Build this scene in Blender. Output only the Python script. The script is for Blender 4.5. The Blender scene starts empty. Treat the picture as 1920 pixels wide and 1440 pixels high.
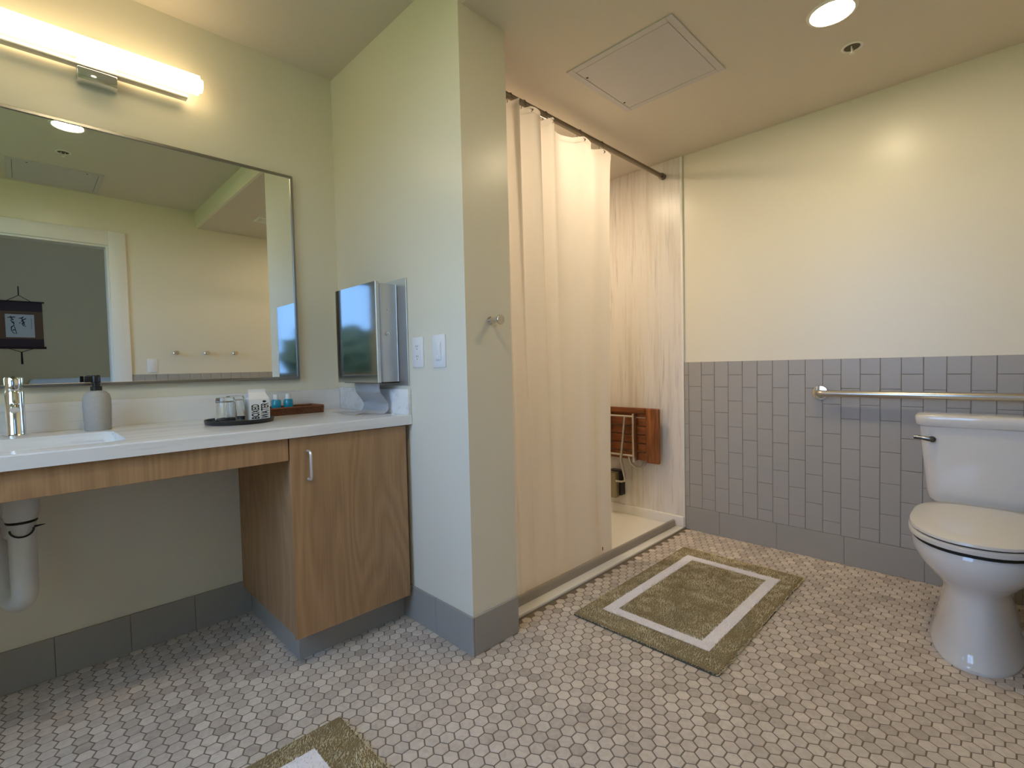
import bpy, bmesh, math, random
from mathutils import Vector, Matrix, noise
from math import sin, cos, pi, radians

random.seed(7)
scn = bpy.context.scene
C = scn.collection

# ------------------------------------------------------------------ camera
H = 1.08
F_PX = 919.38
YAW, PIT, ROL = radians(45.0909), radians(-2.0632), radians(-1.2847)
f0 = Vector((cos(YAW), sin(YAW), 0)); r0 = Vector((sin(YAW), -cos(YAW), 0)); u0 = Vector((0, 0, 1))
fw = f0 * cos(PIT) + u0 * sin(PIT); u1 = u0 * cos(PIT) - f0 * sin(PIT)
rt = r0 * cos(ROL) + u1 * sin(ROL); up = u1 * cos(ROL) - r0 * sin(ROL)
cam_d = bpy.data.cameras.new('camera'); cam = bpy.data.objects.new('camera', cam_d); C.objects.link(cam)
M = Matrix((rt, up, -fw)).transposed().to_4x4(); M.translation = Vector((0, 0, H))
cam.matrix_world = M
cam_d.sensor_fit = 'HORIZONTAL'; cam_d.sensor_width = 36.0; cam_d.lens = F_PX / 1920 * 36.0
cam_d.clip_start = 0.02; cam_d.clip_end = 300
scn.camera = cam


def proj(p):
    d = Vector(p) - Vector((0, 0, H)); z = d.dot(fw)
    if z < 0.05: return None
    return 960 + F_PX * d.dot(rt) / z, 720 - F_PX * d.dot(up) / z, z


# ------------------------------------------------------------------ light and view
SKY_STRENGTH = 9.0
w = bpy.data.worlds.new('sky'); scn.world = w; w.use_nodes = True
bg = w.node_tree.nodes['Background']
bg.inputs[0].default_value = (0.32, 0.54, 1.0, 1); bg.inputs[1].default_value = SKY_STRENGTH
sun_d = bpy.data.lights.new('sun', 'SUN'); sun_d.energy = 14.0; sun_d.angle = radians(0.6); sun_d.color = (1, 0.95, 0.85)
sun = bpy.data.objects.new('sun', sun_d); C.objects.link(sun)
sun.rotation_euler = (radians(-12), radians(38), 0)       # shines from beyond the right-hand wall on to the lawn
LAMP = (1.0, 0.74, 0.40)
BAR_E, CAN_E = 5.4, 135.0
vs = scn.view_settings
vs.view_transform = 'Standard'; vs.look = 'None'; vs.exposure = 0.38; vs.gamma = 1.0; vs.use_curve_mapping = False
scn.cycles.use_denoising = True
scn.cycles.max_bounces = 10; scn.cycles.diffuse_bounces = 5; scn.cycles.glossy_bounces = 6
scn.cycles.transmission_bounces = 8; scn.cycles.transparent_max_bounces = 12
scn.cycles.sample_clamp_indirect = 6.0
scn.cycles.caustics_reflective = False; scn.cycles.caustics_refractive = False


# ------------------------------------------------------------------ helpers
def lin(r, g, b):
    f = lambda c: ((c / 255 + 0.055) / 1.055) ** 2.4 if c > 10 else c / 255 / 12.92
    return (f(r), f(g), f(b), 1)


MATS = {}


def mat(name, col, rough=0.5, metal=0.0, spec=0.5, bump=None, coat=0.0, var=None, vscale=(1, 1, 1), trans=0.0, ior=1.45, aniso=0):
    """Principled material; var = second colour mixed in by stretched noise; bump = (scale, strength)."""
    m = bpy.data.materials.new(name); m.use_nodes = True; nt = m.node_tree; n = nt.nodes; p = n['Principled BSDF']
    p.inputs['Base Color'].default_value = col if len(col) == 4 else (*col, 1)
    p.inputs['Roughness'].default_value = rough; p.inputs['Metallic'].default_value = metal
    p.inputs['Specular IOR Level'].default_value = spec; p.inputs['Coat Weight'].default_value = coat
    p.inputs['Transmission Weight'].default_value = trans; p.inputs['IOR'].default_value = ior
    tc = n.new('ShaderNodeTexCoord')
    if var:
        mp = n.new('ShaderNodeMapping'); mp.inputs['Scale'].default_value = vscale
        nz = n.new('ShaderNodeTexNoise'); nz.inputs['Scale'].default_value = 1.0; nz.inputs['Detail'].default_value = 6
        nz.inputs['Roughness'].default_value = 0.6
        cr = n.new('ShaderNodeValToRGB'); cr.color_ramp.elements[0].position = 0.32; cr.color_ramp.elements[1].position = 0.68
        cr.color_ramp.elements[0].color = col if len(col) == 4 else (*col, 1)
        cr.color_ramp.elements[1].color = var if len(var) == 4 else (*var, 1)
        nt.links.new(tc.outputs['Object'], mp.inputs[0]); nt.links.new(mp.outputs[0], nz.inputs['Vector'])
        nt.links.new(nz.outputs[0], cr.inputs[0]); nt.links.new(cr.outputs[0], p.inputs['Base Color'])
    if bump:
        nb = n.new('ShaderNodeTexNoise'); nb.inputs['Scale'].default_value = bump[0]; nb.inputs['Detail'].default_value = 3
        bp = n.new('ShaderNodeBump'); bp.inputs['Strength'].default_value = bump[1]; bp.inputs['Distance'].default_value = 0.002
        nt.links.new(tc.outputs['Object'], nb.inputs['Vector']); nt.links.new(nb.outputs[0], bp.inputs['Height'])
        nt.links.new(bp.outputs[0], p.inputs['Normal'])
    MATS[name] = m
    return m


def emit_mat(name, col, strength):
    m = bpy.data.materials.new(name); m.use_nodes = True; nt = m.node_tree; nt.nodes.clear()
    e = nt.nodes.new('ShaderNodeEmission'); e.inputs[0].default_value = (*col, 1); e.inputs[1].default_value = strength
    o = nt.nodes.new('ShaderNodeOutputMaterial'); nt.links.new(e.outputs[0], o.inputs[0])
    return m


def finish(bm, name, m, parent=None, smooth=35, loc=None):
    bmesh.ops.recalc_face_normals(bm, faces=bm.faces)
    me = bpy.data.meshes.new(name); bm.to_mesh(me); bm.free()
    return link(me, name, m, parent, smooth, loc)


def link(me, name, m, parent=None, smooth=35, loc=None):
    if smooth:
        me.polygons.foreach_set('use_smooth', [True] * len(me.polygons)); me.set_sharp_from_angle(angle=radians(smooth))
    if m: me.materials.append(m)
    o = bpy.data.objects.new(name, me); C.objects.link(o)
    if parent: o.parent = parent
    if loc: o.location = loc
    return o


def tag(o, label, cat, group=None):
    o['label'] = label; o['category'] = cat
    if group: o['group'] = group
    return o


def struct(o, label=None):
    o['kind'] = 'structure'
    if label: o['label'] = label
    return o


def thing(name, label, cat, loc=(0, 0, 0), rz=0, group=None):
    o = bpy.data.objects.new(name, None); C.objects.link(o); o.empty_display_size = 0.05
    o.location = loc; o.rotation_euler = (0, 0, rz)
    return tag(o, label, cat, group)


def box(bm, x0, x1, y0, y1, z0, z1, bev=0.0, seg=2):
    r = bmesh.ops.create_cube(bm, size=1.0, matrix=Matrix.Translation(((x0 + x1) / 2, (y0 + y1) / 2, (z0 + z1) / 2)) @
                              Matrix.Diagonal((x1 - x0, y1 - y0, z1 - z0, 1)))
    if bev > 0:
        es = list({e for v in r['verts'] for e in v.link_edges})
        bmesh.ops.bevel(bm, geom=es, offset=bev, segments=seg, affect='EDGES', profile=0.5)
    return bm


def boxo(name, m, parent, x0, x1, y0, y1, z0, z1, bev=0.0, seg=2):
    bm = bmesh.new(); box(bm, x0, x1, y0, y1, z0, z1, bev, seg)
    return finish(bm, name, m, parent)


def loft(bm, rings, cap0=True, cap1=True, closed=True):
    vs_ = [[bm.verts.new(p) for p in r] for r in rings]
    n = len(rings[0])
    for a, b in zip(vs_, vs_[1:]):
        for i in range(n if closed else n - 1):
            j = (i + 1) % n
            bm.faces.new((a[i], a[j], b[j], b[i]))
    if cap0 and closed: bm.faces.new(vs_[0][::-1])
    if cap1 and closed: bm.faces.new(vs_[-1])
    return vs_


def circ(r, z, n=32, cx=0, cy=0):
    return [(cx + r * cos(2 * pi * i / n), cy + r * sin(2 * pi * i / n), z) for i in range(n)]


def lathe(bm, prof, n=32, cap0=True, cap1=True, cx=0, cy=0):
    return loft(bm, [circ(r, z, n, cx, cy) for r, z in prof], cap0, cap1)


def rrect(x0, x1, y0, y1, z, r, n=6):
    pts = []
    for cx, cy, a in ((x1 - r, y1 - r, 0), (x0 + r, y1 - r, pi / 2), (x0 + r, y0 + r, pi), (x1 - r, y0 + r, 1.5 * pi)):
        for i in range(n + 1):
            t = a + pi / 2 * i / n
            pts.append((cx + r * cos(t), cy + r * sin(t), z))
    return pts


def tube(bm, pts, r, n=12, cap=True):
    """Round tube along a polyline; r may be a list."""
    P = [Vector(p) for p in pts]; rings = []; prev = None
    for i, p in enumerate(P):
        t = ((P[min(i + 1, len(P) - 1)] - P[i]).normalized() + (P[i] - P[max(i - 1, 0)]).normalized())
        t = t.normalized() if t.length > 1e-6 else (P[i] - P[i - 1]).normalized()
        if prev is None:
            a = t.orthogonal().normalized()
        else:
            a = (prev - t * prev.dot(t)).normalized()
        prev = a; b = t.cross(a); rr = r[i] if isinstance(r, (list, tuple)) else r
        rings.append([p + a * rr * cos(2 * pi * k / n) + b * rr * sin(2 * pi * k / n) for k in range(n)])
    return loft(bm, rings, cap, cap)


def arc(c, r, a0, a1, n, ax='xz'):
    out = []
    for i in range(n + 1):
        t = a0 + (a1 - a0) * i / n; p = [c[0], c[1], c[2]]
        p['xyz'.index(ax[0])] += r * cos(t); p['xyz'.index(ax[1])] += r * sin(t); out.append(tuple(p))
    return out


def xform(bm, mx, vs_=None):
    bmesh.ops.transform(bm, matrix=mx, verts=vs_ or bm.verts)


# ------------------------------------------------------------------ materials
wall_m = mat('painted_wall', (0.755, 0.71, 0.575, 1), 0.30, spec=0.4, bump=(160, 0.06))
ceil_m = mat('painted_ceiling', (0.66, 0.60, 0.51, 1), 0.7, spec=0.2, bump=(160, 0.05))
trimw_m = mat('white_trim', (0.78, 0.77, 0.72, 1), 0.4)
tile_m = mat('grey_tile', (0.365, 0.345, 0.315, 1), 0.32, spec=0.45, bump=(25, 0.05))
tgrout_m = mat('grey_grout', (0.25, 0.235, 0.215, 1), 0.85)
base_m = mat('base_tile', (0.335, 0.315, 0.282, 1), 0.38, spec=0.4, bump=(25, 0.05))
hgrout_m = mat('floor_grout', (0.19, 0.148, 0.11, 1), 0.9, bump=(300, 0.2))
porc_m = mat('porcelain', (0.74, 0.725, 0.695, 1), 0.08, spec=0.5, coat=0.3)
seat_m = mat('seat_plastic', (0.68, 0.655, 0.61, 1), 0.13, spec=0.5)
dark_m = mat('dark_gap', (0.012, 0.011, 0.010, 1), 0.7)
chrome_m = mat('chrome', (0.82, 0.82, 0.83, 1), 0.05, 1.0)
steel_m = mat('brushed_steel', (0.60, 0.57, 0.53, 1), 0.28, 1.0)
sfront_m = mat('polished_steel', (0.58, 0.60, 0.62, 1), 0.07, 1.0)
sside_m = mat('satin_steel', (0.62, 0.61, 0.60, 1), 0.33, 1.0)
rodm_m = mat('rod_bronze', (0.22, 0.18, 0.14, 1), 0.35, 0.9)
black_m = mat('black_plastic', (0.012, 0.012, 0.013, 1), 0.3)
tray_m = mat('black_lacquer', (0.015, 0.014, 0.014, 1), 0.35)
stone_m = mat('stone_ceramic', (0.40, 0.39, 0.37, 1), 0.75, bump=(400, 0.15), var=(0.45, 0.43, 0.40), vscale=(90, 90, 90))
plate_m = mat('white_plastic', (0.80, 0.80, 0.80, 1), 0.3)
sinkw_m = mat('sink_porcelain', (0.80, 0.79, 0.76, 1), 0.12)
pipe_m = mat('pipe_insulation', (0.62, 0.60, 0.56, 1), 0.6, bump=(60, 0.3))
paper_m = mat('paper_towel', (0.80, 0.79, 0.78, 1), 0.9, bump=(300, 0.2))
carton_m = mat('carton_board', (0.82, 0.80, 0.76, 1), 0.5)
ink_m = mat('black_ink', (0.01, 0.01, 0.01, 1), 0.5)
pan_m = mat('shower_acrylic', (0.80, 0.77, 0.72, 1), 0.25)
dam_m = mat('rubber_dam', (0.34, 0.30, 0.26, 1), 0.6)
panel_m = mat('panel_grey_white', (0.56, 0.53, 0.53, 1), 0.6)
bluel_m = mat('blue_liquid', (0.01, 0.30, 0.46, 1), 0.15, spec=0.5, coat=0.5)
glass_m = mat('clear_glass', (0.95, 0.97, 0.97, 1), 0.02, trans=1.0, ior=1.45)
wick_m = mat('wicker_brown', (0.26, 0.10, 0.046, 1), 0.5, var=(0.17, 0.062, 0.028), vscale=(60, 60, 60))
linen_m = mat('white_linen', (0.78, 0.79, 0.82, 1), 0.9, bump=(40, 0.4))
bedwall_m = mat('bedroom_paint', (0.66, 0.53, 0.29, 1), 0.6)
bedfloor_m = mat('bedroom_floor', (0.26, 0.18, 0.11, 1), 0.5, var=(0.20, 0.13, 0.08), vscale=(3, 40, 3))
silk_m = mat('brown_silk', (0.16, 0.075, 0.025, 1), 0.6)
maroon_m = mat('maroon_silk', (0.035, 0.010, 0.008, 1), 0.6)
rice_m = mat('rice_paper', (0.62, 0.62, 0.56, 1), 0.8)
grass_m = mat('lawn_grass', (0.15, 0.21, 0.05, 1), 0.9, var=(0.22, 0.26, 0.07), vscale=(2, 2, 2))
leaf_m = mat('hedge_leaf', (0.045, 0.06, 0.04, 1), 0.8, var=(0.10, 0.12, 0.06), vscale=(3, 3, 3))  # greyed leaf green, with distance haze put into the colour
tk = mat('teak', (0.13, 0.036, 0.011, 1), 0.3, var=(0.27, 0.085, 0.024), vscale=(45, 8, 45))
tkv = mat('teak_upright', (0.11, 0.032, 0.010, 1), 0.3, var=(0.33, 0.115, 0.034), vscale=(45, 45, 5))


def wood_material():
    m = mat('oak_veneer', (0.3, 0.2, 0.1, 1), 0.42, spec=0.35); nt = m.node_tree; n = nt.nodes; p = n['Principled BSDF']
    tc = n.new('ShaderNodeTexCoord')

    def noise_n(scale, detail, dist=0.0):
        mp = n.new('ShaderNodeMapping'); mp.inputs['Scale'].default_value = scale
        z = n.new('ShaderNodeTexNoise'); z.inputs['Scale'].default_value = 1; z.inputs['Detail'].default_value = detail
        z.inputs['Distortion'].default_value = dist
        nt.links.new(tc.outputs['Object'], mp.inputs[0]); nt.links.new(mp.outputs[0], z.inputs['Vector']); return z
    big = noise_n((5.0, 5.0, 0.75), 1.5, 0.3)
    wv = n.new('ShaderNodeMath'); wv.operation = 'MULTIPLY'; wv.inputs[1].default_value = 26.0
    fr = n.new('ShaderNodeMath'); fr.operation = 'PINGPONG'; fr.inputs[1].default_value = 1.0
    nt.links.new(big.outputs[0], wv.inputs[0]); nt.links.new(wv.outputs[0], fr.inputs[0])
    fine = noise_n((150, 150, 5), 3)
    mx = n.new('ShaderNodeMath'); mx.operation = 'MULTIPLY_ADD'; mx.inputs[1].default_value = 0.35
    s2 = n.new('ShaderNodeMath'); s2.operation = 'MULTIPLY'; s2.inputs[1].default_value = 0.65
    nt.links.new(fine.outputs[0], s2.inputs[0]); nt.links.new(fr.outputs[0], mx.inputs[0]); nt.links.new(s2.outputs[0], mx.inputs[2])
    cr = n.new('ShaderNodeValToRGB'); e = cr.color_ramp.elements
    e[0].position = 0.1; e[0].color = (0.29, 0.165, 0.078, 1); e[1].position = 0.85; e[1].color = (0.46, 0.275, 0.14, 1)
    nt.links.new(mx.outputs[0], cr.inputs[0]); nt.links.new(cr.outputs[0], p.inputs['Base Color'])
    return m


oak_m = wood_material()


def streak_material(name, base, s1, s2, sc1, sc2, rough):
    """Pale solid-surface panel with fine drawn-out streaks."""
    m = mat(name, base, rough); nt = m.node_tree; n = nt.nodes; p = n['Principled BSDF']; tc = n.new('ShaderNodeTexCoord'); last = None
    for col, sc, lo, hi in ((s1, sc1, 0.50, 0.74), (s2, sc2, 0.56, 0.72)):
        mp = n.new('ShaderNodeMapping'); mp.inputs['Scale'].default_value = sc
        z = n.new('ShaderNodeTexNoise'); z.inputs['Scale'].default_value = 1; z.inputs['Detail'].default_value = 5; z.inputs['Roughness'].default_value = 0.65
        nt.links.new(tc.outputs['Object'], mp.inputs[0]); nt.links.new(mp.outputs[0], z.inputs['Vector'])
        r = n.new('ShaderNodeMapRange'); r.inputs[1].default_value = lo; r.inputs[2].default_value = hi
        nt.links.new(z.outputs[0], r.inputs[0])
        mix = n.new('ShaderNodeMix'); mix.data_type = 'RGBA'; mix.inputs['A'].default_value = base; mix.inputs['B'].default_value = col
        nt.links.new(r.outputs[0], mix.inputs['Factor'])
        if last: nt.links.new(last.outputs['Result'], mix.inputs['A'])
        last = mix
    nt.links.new(last.outputs['Result'], p.inputs['Base Color'])
    return m


marble_m = streak_material('streaked_panel', (0.74, 0.70, 0.65, 1), (0.60, 0.53, 0.45, 1), (0.50, 0.455, 0.41, 1), (16, 16, 1.1), (42, 42, 2.2), 0.3)
quartz_m = streak_material('streaked_quartz', (0.80, 0.79, 0.77, 1), (0.68, 0.66, 0.64, 1), (0.62, 0.60, 0.58, 1), (1.2, 14, 14), (2.5, 40, 40), 0.22)


def tone_material():
    """Floor hexagons: each mesh carries its own tone, with a little veining."""
    m = mat('hex_marble', (0.5, 0.45, 0.4, 1), 0.42, spec=0.35); nt = m.node_tree; n = nt.nodes; p = n['Principled BSDF']
    at = n.new('ShaderNodeAttribute'); at.attribute_name = 'tone'
    cr = n.new('ShaderNodeValToRGB'); e = cr.color_ramp.elements
    e[0].position = 0; e[0].color = (0.40, 0.33, 0.268, 1); e[1].position = 1; e[1].color = (0.70, 0.605, 0.505, 1)
    tc = n.new('ShaderNodeTexCoord'); geo = n.new('ShaderNodeNewGeometry')
    z = n.new('ShaderNodeTexNoise'); z.inputs['Scale'].default_value = 30; z.inputs['Detail'].default_value = 4; z.inputs['Distortion'].default_value = 1.5
    nt.links.new(geo.outputs['Position'], z.inputs['Vector'])
    a = n.new('ShaderNodeMath'); a.operation = 'MULTIPLY_ADD'; a.inputs[1].default_value = 1.1; a.inputs[2].default_value = -0.55
    b = n.new('ShaderNodeMath'); b.operation = 'ADD'; b.use_clamp = True
    nt.links.new(z.outputs[0], a.inputs[0]); nt.links.new(a.outputs[0], b.inputs[0]); nt.links.new(at.outputs['Fac'], b.inputs[1])
    nt.links.new(b.outputs[0], cr.inputs[0]); nt.links.new(cr.outputs[0], p.inputs['Base Color'])
    return m


hex_m = tone_material()


def curtain_material():
    m = bpy.data.materials.new('curtain_cloth'); m.use_nodes = True; nt = m.node_tree; n = nt.nodes; p = n['Principled BSDF']
    p.inputs['Base Color'].default_value = (0.86, 0.82, 0.76, 1); p.inputs['Roughness'].default_value = 0.8; p.inputs['Specular IOR Level'].default_value = 0.1
    t = n.new('ShaderNodeBsdfTranslucent'); t.inputs[0].default_value = (0.88, 0.83, 0.76, 1)
    mx = n.new('ShaderNodeMixShader'); mx.inputs[0].default_value = 0.42
    nt.links.new(p.outputs[0], mx.inputs[1]); nt.links.new(t.outputs[0], mx.inputs[2]); nt.links.new(mx.outputs[0], n['Material Output'].inputs[0])
    return m


curtain_m = curtain_material()


def pane_material(name, tint):
    m = bpy.data.materials.new(name); m.use_nodes = True; nt = m.node_tree; nt.nodes.clear()
    a = nt.nodes.new('ShaderNodeBsdfTransparent'); a.inputs[0].default_value = tint
    g = nt.nodes.new('ShaderNodeBsdfGlossy'); g.inputs[1].default_value = 0.02
    mx = nt.nodes.new('ShaderNodeMixShader'); mx.inputs[0].default_value = 0.06; o = nt.nodes.new('ShaderNodeOutputMaterial')
    nt.links.new(a.outputs[0], mx.inputs[1]); nt.links.new(g.outputs[0], mx.inputs[2]); nt.links.new(mx.outputs[0], o.inputs[0])
    return m


pane_m = pane_material('window_glass', (0.94, 0.96, 0.95, 1))
tint_m = pane_material('daylight_dimming_glass', (0.42, 0.45, 0.46, 1))  # tint added to dim the daylight coming through the bedroom window


def pile_material(name, c0, c1):
    m = mat(name, c0, 0.95, spec=0.1); nt = m.node_tree; n = nt.nodes; p = n['Principled BSDF']
    at = n.new('ShaderNodeAttribute'); at.attribute_name = 'tone'
    cr = n.new('ShaderNodeValToRGB'); cr.color_ramp.elements[0].color = c0; cr.color_ramp.elements[1].color = c1
    nt.links.new(at.outputs['Fac'], cr.inputs[0]); nt.links.new(cr.outputs[0], p.inputs['Base Color'])
    return m


olive_m = pile_material('olive_pile', (0.40, 0.31, 0.165, 1), (0.78, 0.66, 0.42, 1))
white_pile_m = pile_material('white_pile', (0.80, 0.74, 0.73, 1), (0.95, 0.90, 0.90, 1))
olive_core_m = mat('olive_core', (0.26, 0.20, 0.105, 1), 0.95, spec=0.1)  # darker than the pile, putting shade into the gaps between tufts
white_core_m = mat('white_core', (0.86, 0.81, 0.81, 1), 0.95, spec=0.1)
backing_m = mat('mat_backing', (0.09, 0.085, 0.06, 1), 0.9)
bar_m = emit_mat('bar_glow', LAMP, BAR_E)
can_m = emit_mat('can_glow', (1.0, 0.82, 0.52), CAN_E)
shower_can_m = emit_mat('shower_can_glow', (1.0, 0.80, 0.56), CAN_E * 1.5)

# ------------------------------------------------------------------ room shell
XL, XP, XQ, XW = -1.05, 1.154, 1.387, 3.023        # left wall, partition faces, right wall
YE, YP, YS, YV = -0.40, 1.390, 1.455, 2.397         # entry wall, partition end, shower front, vanity wall
ZL, ZU = 2.388, 2.530                               # lower and upper ceiling
DX0, DX1, DZ = -0.90, 0.535, 2.135                  # doorway
WY0, WY1, WZ0, WZ1 = 0.25, 1.72, 0.92, 2.36         # bathroom window in the left wall
T = 0.12

bm = bmesh.new(); box(bm, XL - T, XW + T, YE - T, YV + T, -0.10, -0.0015)
floor = struct(finish(bm, 'floor', hgrout_m), 'floor of small hexagonal marble tiles with brown grout')
bm = bmesh.new(); box(bm, XL - T, XW + T, YV, YV + T, -0.1, ZU + 0.1); wall_back = struct(finish(bm, 'wall_back', wall_m))
bm = bmesh.new(); box(bm, XW, XW + T, YE - T, YV, -0.1, ZU + 0.1); wall_right = struct(finish(bm, 'wall_right', wall_m))
bm = bmesh.new()
box(bm, XL - T, XL, YE - T, WY0, -0.1, ZU + 0.1); box(bm, XL - T, XL, WY1, YV, -0.1, ZU + 0.1)
box(bm, XL - T, XL, WY0, WY1, -0.1, WZ0); box(bm, XL - T, XL, WY0, WY1, WZ1, ZU + 0.1)
wall_left = struct(finish(bm, 'wall_left', wall_m))
bm = bmesh.new()
box(bm, XL, DX0, YE - T, YE, -0.1, ZU + 0.1); box(bm, DX1, XW, YE - T, YE, -0.1, ZU + 0.1); box(bm, DX0, DX1, YE - T, YE, DZ, ZU + 0.1)
wall_front = struct(finish(bm, 'wall_front', wall_m))
bm = bmesh.new(); box(bm, XP, XQ, YP, YV, -0.1, ZL); wall_partition = struct(finish(bm, 'wall_partition', wall_m))
bm = bmesh.new(); box(bm, XL, XP, YE, YV, ZU, ZU + 0.1); ceiling = struct(finish(bm, 'ceiling', ceil_m))
bm = bmesh.new(); box(bm, XP + 0.02, XW, YE, YV, ZL, ZU + 0.1)
ceiling_lower = struct(finish(bm, 'ceiling_lower', ceil_m))
bm = bmesh.new(); box(bm, XP, XP + 0.02, YE, YV, ZL, ZU + 0.1); struct(finish(bm, 'wall_soffit', wall_m), 'painted drop between the two ceilings')

# bathroom window in the left wall
win = thing('window_1', 'white framed window in the left wall', 'window', (XL - 0.07, 0, 0)); win['kind'] = 'structure'
del win['category']
bm = bmesh.new(); t = 0.05
box(bm, -0.03, 0.03, WY0, WY0 + t, WZ0, WZ1); box(bm, -0.03, 0.03, WY1 - t, WY1, WZ0, WZ1)
box(bm, -0.03, 0.03, WY0 + t, WY1 - t, WZ0, WZ0 + t); box(bm, -0.03, 0.03, WY0 + t, WY1 - t, WZ1 - t, WZ1)
box(bm, -0.025, 0.025, (WY0 + WY1) / 2 - 0.025, (WY0 + WY1) / 2 + 0.025, WZ0 + t, WZ1 - t)
finish(bm, 'window_frame', trimw_m, win)
for a, b in ((WY0 + t, (WY0 + WY1) / 2 - 0.025), ((WY0 + WY1) / 2 + 0.025, WY1 - t)):
    boxo('pane', pane_m, win, -0.003, 0.003, a, b, WZ0 + t, WZ1 - t)
boxo('window_sill', trimw_m, win, 0.03, 0.10, WY0 - 0.04, WY1 + 0.04, WZ0 - 0.025, WZ0, 0.004)

# door casing (both seen in the mirror)
bm = bmesh.new(); cw = 0.115
box(bm, DX1, DX1 + cw, YE, YE + 0.018, 0, DZ + cw, 0.003); box(bm, DX0 - cw, DX0, YE, YE + 0.018, 0, DZ + cw, 0.003)
box(bm, DX0, DX1, YE, YE + 0.018, DZ, DZ + cw, 0.003)
box(bm, DX1 - 0.015, DX1, YE - T, YE, 0, DZ); box(bm, DX0, DX0 + 0.015, YE - T, YE, 0, DZ); box(bm, DX0 + 0.015, DX1 - 0.015, YE - T, YE, DZ - 0.015, DZ)
struct(finish(bm, 'trim_1', trimw_m), 'white casing around the doorway')

# ------------------------------------------------------------------ hexagonal floor
PITCH = 0.0435; HX0, HY0 = 0.9861, 0.8783; RH = (PITCH - 0.0038) / math.sqrt(3)


def hex_bm(bm, cx, cy, z):
    top = [bm.verts.new((cx + (RH - 0.0012) * cos(pi / 3 * i), cy + (RH - 0.0012) * sin(pi / 3 * i), z)) for i in range(6)]
    bot = [bm.verts.new((cx + RH * cos(pi / 3 * i), cy + RH * sin(pi / 3 * i), z - 0.0016)) for i in range(6)]
    fs = [bm.faces.new(top)]
    for i in range(6):
        j = (i + 1) % 6; fs.append(bm.faces.new((bot[i], bot[j], top[j], top[i])))
    return fs


MAT_A = (1.640, 2.680, 0.680, 1.305)
MAT_B = (-0.387, 0.653, 0.820, 1.445)
cells = []
for i in range(-58, 60):
    for j in range(-60, 60):
        x = HX0 + i * PITCH * 0.8660; y = HY0 + (j + (0.5 if i % 2 else 0)) * PITCH
        if not (XL - 0.01 < x < XW + 0.01 and YE - 0.01 < y < YV + 0.01): continue
        if x > XP - 0.005 and y > YS - 0.012: continue
        if XP < x < XQ and y > YP: continue
        if x < DX1 and y < YE + 0.0: continue
        q = proj((x, y, 0)); area = 0
        if q and -12 < q[0] < 1932 and 0 < q[1] < 1450:
            hid = any(m_[0] + .01 < x < m_[1] - .01 and m_[2] + .01 < y < m_[3] - .01 for m_ in (MAT_A, MAT_B))
            if not hid: area = (H / q[2]) / q[2] ** 2
        cells.append((area, x, y))
cells.sort(reverse=True)
variants = []
for k in range(14):
    bm = bmesh.new(); hex_bm(bm, 0, 0, 0); me = bpy.data.meshes.new('tile'); bm.to_mesh(me); bm.free()
    a = me.attributes.new('tone', 'FLOAT', 'FACE'); v = min(1, max(0, random.gauss(0.58, 0.22)))
    a.data.foreach_set('value', [v] * len(me.polygons)); me.materials.append(hex_m); variants.append(me)
for area, x, y in cells[:300]:
    o = bpy.data.objects.new('tile', random.choice(variants)); C.objects.link(o); o.parent = floor; o.location = (x, y, random.uniform(-0.0002, 0.0002))
bm = bmesh.new(); tones = []
for area, x, y in cells[300:]:
    fs = hex_bm(bm, x, y, random.uniform(-0.0002, 0.0002)); v = min(1, max(0, random.gauss(0.58, 0.22))); tones += [v] * len(fs)
me = bpy.data.meshes.new('tile_field'); bm.to_mesh(me); bm.free()
a = me.attributes.new('tone', 'FLOAT', 'FACE'); a.data.foreach_set('value', tones); me.materials.append(hex_m)
o = bpy.data.objects.new('tile_field', me); C.objects.link(o); o.parent = floor; o['kind'] = 'stuff'

# ------------------------------------------------------------------ wall tile
CW, CH, G, TT = 0.0825, 0.1565, 0.0024, 0.007        # column pitch, tile pitch, joint, thickness
WZ = 1.082; BASEZ = 0.150
tile_cache = {}


def tile_mesh(w_, h_, m, ax):
    """Tile standing on a wall, proud towards -x (ax='x') or towards +y/-y (ax='y')."""
    k = (round(w_, 4), round(h_, 4), m.name, ax)
    if k not in tile_cache:
        bm = bmesh.new()
        if ax == 'x': box(bm, -TT, 0.001, 0, w_, 0, h_, 0.0013, 1)
        else: box(bm, 0, w_, -TT / 2, TT / 2, 0, h_, 0.0013, 1)
        me = bpy.data.meshes.new('tile'); bm.to_mesh(me); bm.free(); me.materials.append(m); tile_cache[k] = me
    return tile_cache[k]


def put_tile(parent, me, loc):
    o = bpy.data.objects.new('tile', me); C.objects.link(o); o.parent = parent; o.location = loc


def wainscot(parent, ax, plane, a0, a1, first, sgn):
    """Vertical stacked tile with alternate columns shifted by half; base course of wide tiles."""
    c = first; k = 0
    while c < a1:
        s, e = max(c, a0), min(c + CW, a1)
        if e - s > 0.01:
            z = WZ
            while z > BASEZ + 0.012:
                hh = CH / 2 + 0.005 if (k % 2 == 1 and z == WZ) else CH
                zb = max(z - hh, BASEZ)
                me = tile_mesh(e - s - G, z - zb - G, tile_m, ax)
                put_tile(parent, me, (plane, s + G / 2, zb + G / 2) if ax == 'x' else (s + G / 2, plane + sgn * TT / 2, zb + G / 2))
                z = zb
        c += CW; k += 1
    c = a0
    while c < a1 - 0.01:
        e = min(c + 0.325, a1); me = tile_mesh(e - c - 0.0015, BASEZ - 0.0015, base_m, ax)
        put_tile(parent, me, (plane, c, 0.0) if ax == 'x' else (c, plane + sgn * TT / 2, 0.0))
        c = e


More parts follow.
